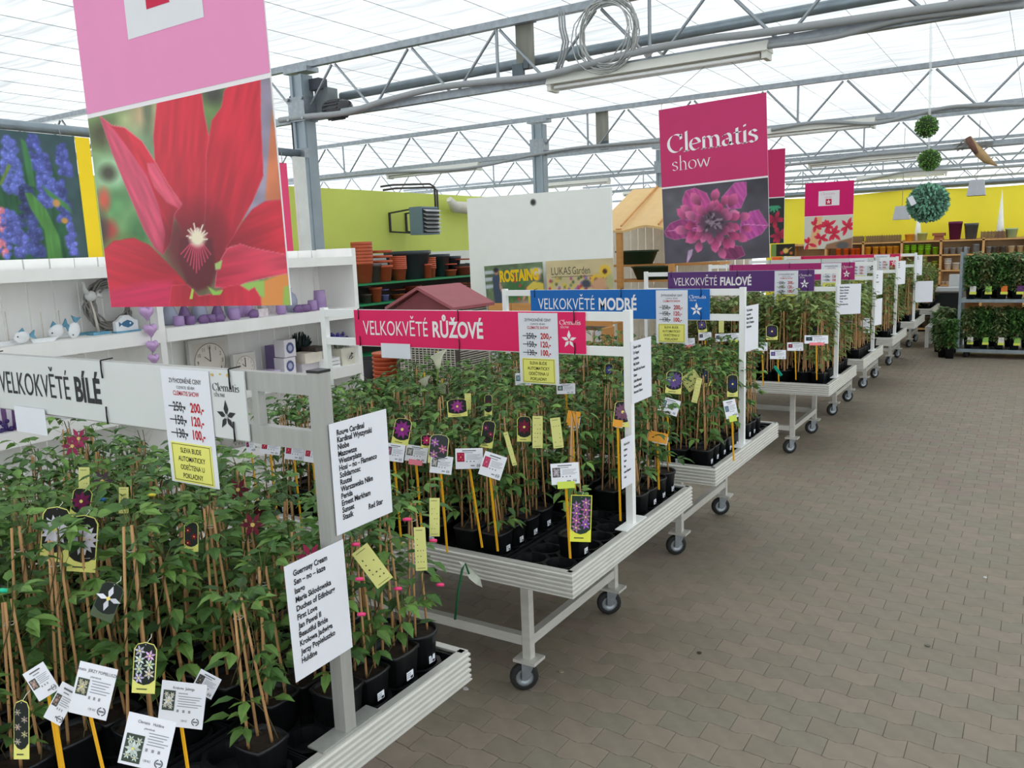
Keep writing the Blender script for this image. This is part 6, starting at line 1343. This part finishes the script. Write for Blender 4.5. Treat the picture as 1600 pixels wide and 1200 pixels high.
def pict(TL,TR,BL,t_,lab,c1,c2=(236,220,120),bg=(34,40,36),n=1,arch=True,base=(222,220,120),k=8,grp='picture tags on the canes'):
    F,w,h=frame3(TL,TR,BL,t_); t=thing('picture_tag',lab,'label tag',F.p(0,0,0),grp)
    out=[(0,0),(w,0),(w,h*.86),(w*.85,h*.96),(w*.5,h),(w*.15,h*.96),(0,h*.86)] if arch else [(0,0),(w,0),(w,h),(0,h)]
    MB().prism(out,0,.001,F,col=base).build('tag_body',PRINT,t); mb=MB(); q=[(w*.04,h*.27),(w*.25,h*.19),(w*.5,h*.16),(w*.75,h*.19),(w*.96,h*.27)]+[(max(w*.04,min(w*.96,x)),y*.985) for x,y in out[2:]]; mb.prism(q,.0013,.0014,F,col=bg)
    if n==1: flower(mb,F,w*.5,h*.57,min(w*.56,h*.4),c1,c2,k=k,d=.0018)
    else:
        r=random.Random(n)
        for i in range(n): flower(mb,F,w*(.28+.44*(i%2)),h*(.30+.62*i/n),w*.26,tuple(v*r.uniform(.85,1.05) for v in c1),c2,k=6,d=.0018+.0001*i,rot=r.random())
    quad(mb,F,w*.2,h*.07,w*.45,h*.025,.0016,(90,90,60)); mb.build('print',INK,t)
    MB().tube([F.p(w*.5,h*.95,.002),F.p(w*.6,h*1.06,-.01),F.p(w*.4,h*1.05,-.03)],.0008,4,col=(230,230,220)).build('tie',LEAF,t); return t
def back(TL,TR,BL,t_,lab,grp='pale yellow care tags'):
    F,w,h=frame3(TL,TR,BL,t_); t=thing('care_tag',lab,'label tag',F.p(0,0,0),grp); sheet(MB(),F,w,h,.001,col=(206,206,124)).build('tag_body',PRINT,t); mb=MB(); r=random.Random(int(TL[0]))
    for i in range(5):
        for j in range(3):
            if r.random()<.3: continue
            cx,cy=w*(.25+.25*j),h*(.2+.13*i); s=w*.055; mb.add([F.p(cx+s*math.cos(a)*r.uniform(.5,1.2),cy+s*math.sin(a)*r.uniform(.5,1.2),.0014) for a in (0,1.3,2.5,3.8,5)],[(0,1,2,3,4)],0,(60,70,44))
    quad(mb,F,w*.15,h*.92,w*.6,h*.015,.0014,(110,110,70)); quad(mb,F,w*.15,h*.05,w*.7,h*.012,.0014,(110,110,70)); mb.build('print',INK,t); return t
Wc=(232,226,222)
price((140,1037),(199,1051),(107,1112),1.52,"large white card headed Clematis Jerzy Popieluszko, bottom left",(206,200,176),('Clematis  JERZY POPIELUSZKO','plamének'),.22,.05)
price((204,1112),(278,1129),(184,1191),1.46,'large white card headed Clematis Huldine, at the bottom edge',(214,226,220),('Clematis   Huldine','plamének'),.2,.02)
price((66,1046),(98,1026),(62,1096),1.62,'white card turned aside, left of the Popieluszko card',(190,160,160),stick_=.1)
price((80,1058),(106,1072),(68,1120),1.58,'folded white card overlapping the left one',(190,150,150),stick_=.1)
price((252,1062),(322,1070),(246,1132),1.64,'white card half covered by leaves, behind the Huldine card',(226,226,220),('Krolowa  Jadwiga','plamének'),.12)
price((318,1047),(350,1064),(298,1076),1.70,'small dark and white card right of the Jadwiga card',(90,90,94),stick_=0)
pict((209,1002),(245,1004),(206,1082),1.45,'arched tag with four white star flowers, hung on the foremost canes',(224,222,232),n=7)
pict((54,790),(98,793),(62,876),1.95,'tag with a big white double flower, left of a pair',(222,218,230),k=14,bg=(30,30,26)); pict((96,803),(141,806),(104,892),1.90,'tag with a big white double flower, right of a pair',(222,218,230),k=14,bg=(30,30,26))
pict((150,900),(184,914),(140,960),1.62,'clear tag with a white butterfly-like flower above the Popieluszko card',(230,230,240),k=4,base=(70,86,60))
pict((0,1096),(24,1096),(22,1186),1.45,'tall tag with pale flowers at the lower left corner',(170,160,150),n=5)
back((124,730),(141,730),(123,792),2.3,'pale yellow care tag, upper left of the nearest bench'); back((171,764),(186,764),(186,802),2.2,'pale yellow care tag right of the upper left one'); 
back((559,860),(583,842),(590,920),1.98,'tilted pale yellow care tag between the two name lists and the round pot'); back((646,824),(664,823),(650,892),2.1,'pale yellow care tag near the back right corner of the nearest bench'); back((673,778),(689,778),(671,838),2.15,'pale yellow care tag highest at the right of the nearest bench')
pict((100,760),(130,765),(108,808),2.2,'tag with a plum flower high on the left of the nearest bench',(120,30,80)); pict((286,815),(308,815),(288,862),2.0,'tag with deep red flowers in the middle of the nearest bench',(150,16,40),n=3); pict((392,780),(412,782),(394,815),2.2,'tag with maroon flower left of the nearest post',(90,20,40))
for k,(px,py,col,tt) in enumerate(((123,685,(170,40,90),2.5),(113,697,(150,30,80),2.5),(160,752,(84,60,80),2.3),(485,870,(150,24,70),1.9),(395,820,(120,20,50),2.1),(372,765,(110,24,50),2.3))):
    c=pix(px,py,tt); F=Fr(c,CR,CU); mb=MB(); flower(mb,F,0,0,.035,col,(236,206,120),k=6,d=0); [setattr(mb,'v',mb.v)]; tag(mb.build('clematis_bloom',LEAF,loc=tuple(c)),'open %s clematis bloom, %s'%(['crimson','crimson','dusky','magenta','dark red','dark red'][k],['top left of the nearest bench','beside the topmost bloom at left','in the middle left of the nearest bench','just left of the lower name list','left of the grey post, high','left of the grey post, higher'][k]),'flower','open clematis blooms')
# cards under the pink sign
price((410,687),(441,691),(406,708),3.25,'small white card, second in the row seen through the grey frame',(206,50,90),stick_=.2); price((448,692),(478,695),(444,717),3.25,'white card with a red picture, third in the row through the grey frame',(206,50,90),stick_=.2); price((478,696),(506,700),(474,721),3.22,'white card with two red flowers beside the grey post',(206,60,96),stick_=.2); price((396,686),(410,684),(386,708),3.25,'narrow turned white card, first in the row through the grey frame',(150,60,120),stick_=.2)
price((607,692),(637,696),(600,719),3.0,'white card peeking out right of the upper name list',(200,120,170),stick_=.2); price((640,695),(674,700),(632,719),3.05,'white text card with a pink note',(200,200,206),note=(246,140,160),stick_=.22); price((681,712),(715,716),(671,738),2.95,'white card with a black and white flower',(200,196,200),stick_=.2); price((715,701),(758,700),(712,733),3.0,'white card with a red flower, third from the left under the pink sign',(206,40,90),stick_=.25,dx=.04); price((763,706),(797,717),(747,740),2.95,'tilted white card with a pink flower under the pink sign',(226,80,130),stick_=.25,dx=.02); price((859,725),(903,722),(862,758),2.85,'white card with a neon yellow note near the single potted plant',(190,180,200),note=(214,232,90),stick_=.16)
price((803,583),(828,583),(805,602),3.7,'small white cards in the back row below the price sheet',(150,190,210),stick_=.2); price((868,600),(897,599),(870,616),3.6,'white card in the back row right of the price sheet',(160,190,190),stick_=.2)
pict((673,677),(703,680),(668,723),2.95,'clear tag with pale pink star flowers above the white cards',(214,140,196),n=3,base=(216,216,140),bg=(60,64,66)); pict((657,679),(675,679),(658,700),2.98,'magenta flower tag behind the pale pink one',(200,40,110))
pict((612,650),(638,655),(611,692),3.0,'tag with a round magenta flower right of the upper name list',(150,50,140),k=10); pict((697,624),(728,622),(700,652),3.25,'tag with a purple flower in the middle of the pink sign bench',(156,60,140),k=9); pict((747,655),(767,658),(749,698),3.05,'tag with a dark magenta flower in the middle',(150,30,96),n=3); pict((756,616),(768,616),(757,650),3.2,'narrow tag with a maroon flower',(84,20,50)); pict((806,650),(828,650),(808,690),3.1,'tag with dark red flower right of centre',(120,24,56)); pict((955,625),(982,628),(957,665),3.3,'tag with a big dusky mauve flower beside the white post',(124,84,110),k=12); pict((944,568),(957,568),(945,592),3.8,'tag with a violet flower at the back under the sign bars',(70,74,140)); pict((970,575),(986,575),(971,603),3.8,'tag with blue flowers by the white post',(80,96,160),n=4)
back((833,650),(849,650),(832,700),3.05,'long pale yellow care tag in the middle under the pink sign'); back((853,655),(869,653),(865,701),3.02,'long pale yellow care tag just right of the middle one'); back((787,676),(794,674),(801,728),2.95,'narrow turned care tag left of the long pair'); back((722,615),(732,615),(726,640),3.3,'small yellow care tag high in the middle')
pict((888,773),(921,774),(890,846),2.62,'large printed tag of pink clematis on the lone plant in the front tray',(196,116,190),n=8,arch=False,base=(226,228,70),bg=(40,60,50),k=8)
# orange stake heads
for k,(TL,TR,BL,tt,lab) in enumerate((((880,641),(900,644),(884,664),3.2,'orange tipped stake card in the middle under the pink sign'),((957,655),(972,657),(957,666),3.2,'small orange stake head left of the white post'),((1013,672),(1042,678),(1012,688),3.62,'orange stake card back right beside the white post'))):
    F,w,h=frame3(TL,TR,BL,tt); t=thing('orange_stake_card',lab,'label card',F.p(0,0,0),'orange stake cards'); sheet(MB(),F,w,h,.003,col=(228,156,40)).build('stake_head',PRINT,t); sheet(MB(),F,w*.8,h*.8,.001,u=w*.25,v=-h*.1,d=-.003,col=(220,224,230)).build('card',PRINT,t); stickdown(F,w,t,tt,.005,.16)
# calla flowers at the back under the pink sign
for k,(px,py,py2) in enumerate(((684,555,600),(663,588,620),(691,598,625))):
    c=Vector(pix(px,py,4.15)); b=Vector(pix(px-1,py2,4.15)); t=thing('calla_flower','white calla lily, %s of three before the wicker cabinet'%['tallest','left','lowest'][k],'flower',tuple(b),'white calla lilies'); MB().tube([tuple(b),tuple(c-Vector((0,0,.06)))],.005,6,col=(150,180,90)).build('stem',LEAF,t); s_=.8 if k==0 else .6
    mb=MB(); mb.lathe([(.008,0),(.016,.03*s_),(.03*s_,.07*s_),(.055*s_,.10*s_)],tuple(c-Vector((0,0,.07))),12,col=(250,250,232)); mb.f=mb.f[:-1]; mb.m=mb.m[:-1]; mb.c=mb.c[:-1]; mb.sm=mb.sm[:-1]
    mb.v=[(x+max(0,z-c.z+.0)*1.1,y-max(0,z-c.z+.0)*.6,z+.5*(x-c.x)) for x,y,z in mb.v]; mb.build('spathe',LEAF,t)
    MB().tube([tuple(c-Vector((0,0,.05))),tuple(c+Vector((0,0,.02)))],.005,5,col=(230,200,60)).build('spadix',LEAF,t)
# cards under the blue sign
price((1033,618),(1063,627),(1027,642),4.05,'white card with a blue flower at the front under the blue sign',(130,170,190),stick_=.2); price((1121,630),(1140,626),(1135,655),4.05,'turned white card with a neon note under the blue sign',(120,150,180),note=(206,226,90),stick_=.2)
for k,(x,y) in enumerate(((1020,525),(1066,529),(1092,520),(1118,522),(1136,521),(1162,538))): price((x,y),(x+20,y-1),(x,y+12),5.4 if k<5 else 5.2,'white card in the back row under the blue sign, %s from the left'%ordw[k],(90,90,120),stick_=.15,note=(244,140,150) if k in (1,) else ((214,228,90) if k==4 else None))
pict((1036,578),(1061,580),(1039,614),4.2,'tag with a violet double flower under the blue sign',(104,84,146),k=14); pict((1100,575),(1115,572),(1098,605),4.3,'tag with a blue flower in the middle under the blue sign',(40,66,110)); pict((1135,585),(1152,585),(1136,620),4.3,'tag with dark blue flowers near the blue sign post',(40,50,96)); pict((1044,500),(1062,500),(1046,520),5.4,'tag with a mauve flower below the blue board, left',(110,96,150)); pict((1090,500),(1104,498),(1091,520),5.4,'tag with a purple flower below the blue board, right',(90,80,130)); pict((1155,520),(1168,520),(1156,545),5.2,'dark violet tag at the blue sign post',(50,40,80))
back((1124,500),(1132,500),(1123,520),5.3,'small pale yellow care tag under the blue sign'); back((1061,565),(1076,586),(1062,592),4.25,'pale yellow tag hanging askew under the blue sign'); back((1089,590),(1098,592),(1080,628),4.2,'pale yellow tag beside the central canes under the blue sign')
# cards under the dark purple sign
price((1205,547),(1230,547),(1203,561),6.2,'white card with a violet picture before the black pots under the purple sign',(120,100,170),stick_=.08); price((1231,535),(1256,535),(1230,548),6.3,'white card with a red picture under the purple sign',(150,60,90),stick_=.1); price((1258,524),(1295,524),(1257,537),6.25,'wide white card with a pink note under the purple sign',(60,80,90),note=(246,130,140),stick_=.2)
price((1182,535),(1198,535),(1183,548),6.1,'small white card just right of the blue sign post',(110,100,120),stick_=.1); pict((1195,508),(1213,508),(1197,531),6.4,'dark violet tag under the purple sign, left',(60,44,90)); pict((1264,508),(1292,506),(1265,524),6.6,'dark violet tag under the purple sign, right',(56,44,96),base=(190,200,110))
c=pix(1215,582,6.05); F=Fr(c,CR,CU); tag(MB().bar(tuple(pix(1210,572,6.05)),tuple(pix(1221,587,6.05)),.02,.006,up=(0,1,0)).build('green_marker_stick',mat('teal_plastic',(20,170,140),rough=.4),loc=tuple(c)),'short teal plastic stick leaning on the black pots under the purple sign','marker')
price((1326,501),(1357,501),(1325,513),7.95,'white card with a pink note under the wine-purple sign',(70,90,100),note=(246,140,150),stick_=.25); price((1350,497),(1360,497),(1349,520),8.0,'white card at the post of the wine-purple sign',(200,200,206),stick_=0)
# small scraps on the paving
for k,(px,py,cc) in enumerate(((877,1050,(150,140,120)),(1093,1021,(60,60,50)),(728,1077,(196,196,196)),(1539,903,(200,200,196)),(1450,1010,(90,90,80)))):
    c=atz(px,py,.0); r=random.Random(k); mb=MB(); P_=[(c[0]+.012*math.cos(a)*r.uniform(.6,1.2),c[1]+.012*math.sin(a)*r.uniform(.6,1.2)) for a in (0,1,2,3,4,5)]; mb.prism(P_,.0006,.005,None,col=cc); tag(mb.build('floor_scrap',PRINT,loc=(c[0],c[1],0)),'tiny scrap on the paving %s'%['just right of the nearest wheel','in the middle foreground','at the corner of the nearest bench','far right','right foreground'][k],'scrap')
# the long leaf on a green stem leaning out at the back corner of the nearest bench
t=thing('broad_leaf_stem','single broad pale leaf on a dark green stem leaning out past the nearest bench','plant',tuple(pix(711,980,2.45))); MB().tube([tuple(pix(x,y,2.45)) for x,y in ((711,968),(716,925),(722,890),(727,880),(733,897))],[.004,.004,.0035,.003,.003],6,col=(30,96,58)).build('stem',LEAF,t)
mb=MB(); P_=[(716,876),(726,880),(740,890),(750,903),(754,918),(744,913),(733,904),(728,893)]; mb.add([tuple(pix(x,y,2.45+.01*(i%2))) for i,(x,y) in enumerate(P_)],[(0,1,2,3,4,5,6,7)[::-1]],0,(196,200,188)); mb.build('leaf_blade',LEAF,t)
# pink and blue plant clips on the nearest canes
for k,(px,py,tt,cc) in enumerate(((556,851,1.95,(226,60,120)),(562,905,1.93,(226,60,120)),(636,812,2.0,(220,60,116)),(622,920,2.0,(214,60,116)),(565,960,1.9,(216,54,112)),(677,845,2.1,(220,60,116)),(688,914,2.1,(220,60,116)),(160,781,2.2,(40,110,190)),(170,835,2.05,(30,80,170)),(5,923,1.6,(20,190,150)),(238,774,2.2,(220,200,60)))):
    c=pix(px,py,tt); F=Fr(c,CR,CU); tag(MB().tube([F.p(-.008,0),F.p(0,.002,.005),F.p(.008,0)],.0045,6).build('plant_clip',mat('clip_%s'%['pink','blue','teal','yellow'][0 if cc[0]>200 and cc[2]>90 else (3 if cc[0]>200 else (2 if cc[1]>150 else 1))],cc,rough=.4),loc=tuple(c)),'small %s clip on the canes, nearest bench, %s'%(['pink','blue','teal','yellow'][0 if cc[0]>200 and cc[2]>90 else (3 if cc[0]>200 else (2 if cc[1]>150 else 1))],['by the tilted care tag','below the tilted care tag','at the back right corner','under the two name lists at right','lowest at the right','high at the right edge','low at the right edge','upper left','below the upper blue one','at the left picture edge','left of the price sheet'][k]),'clip','plant clips')
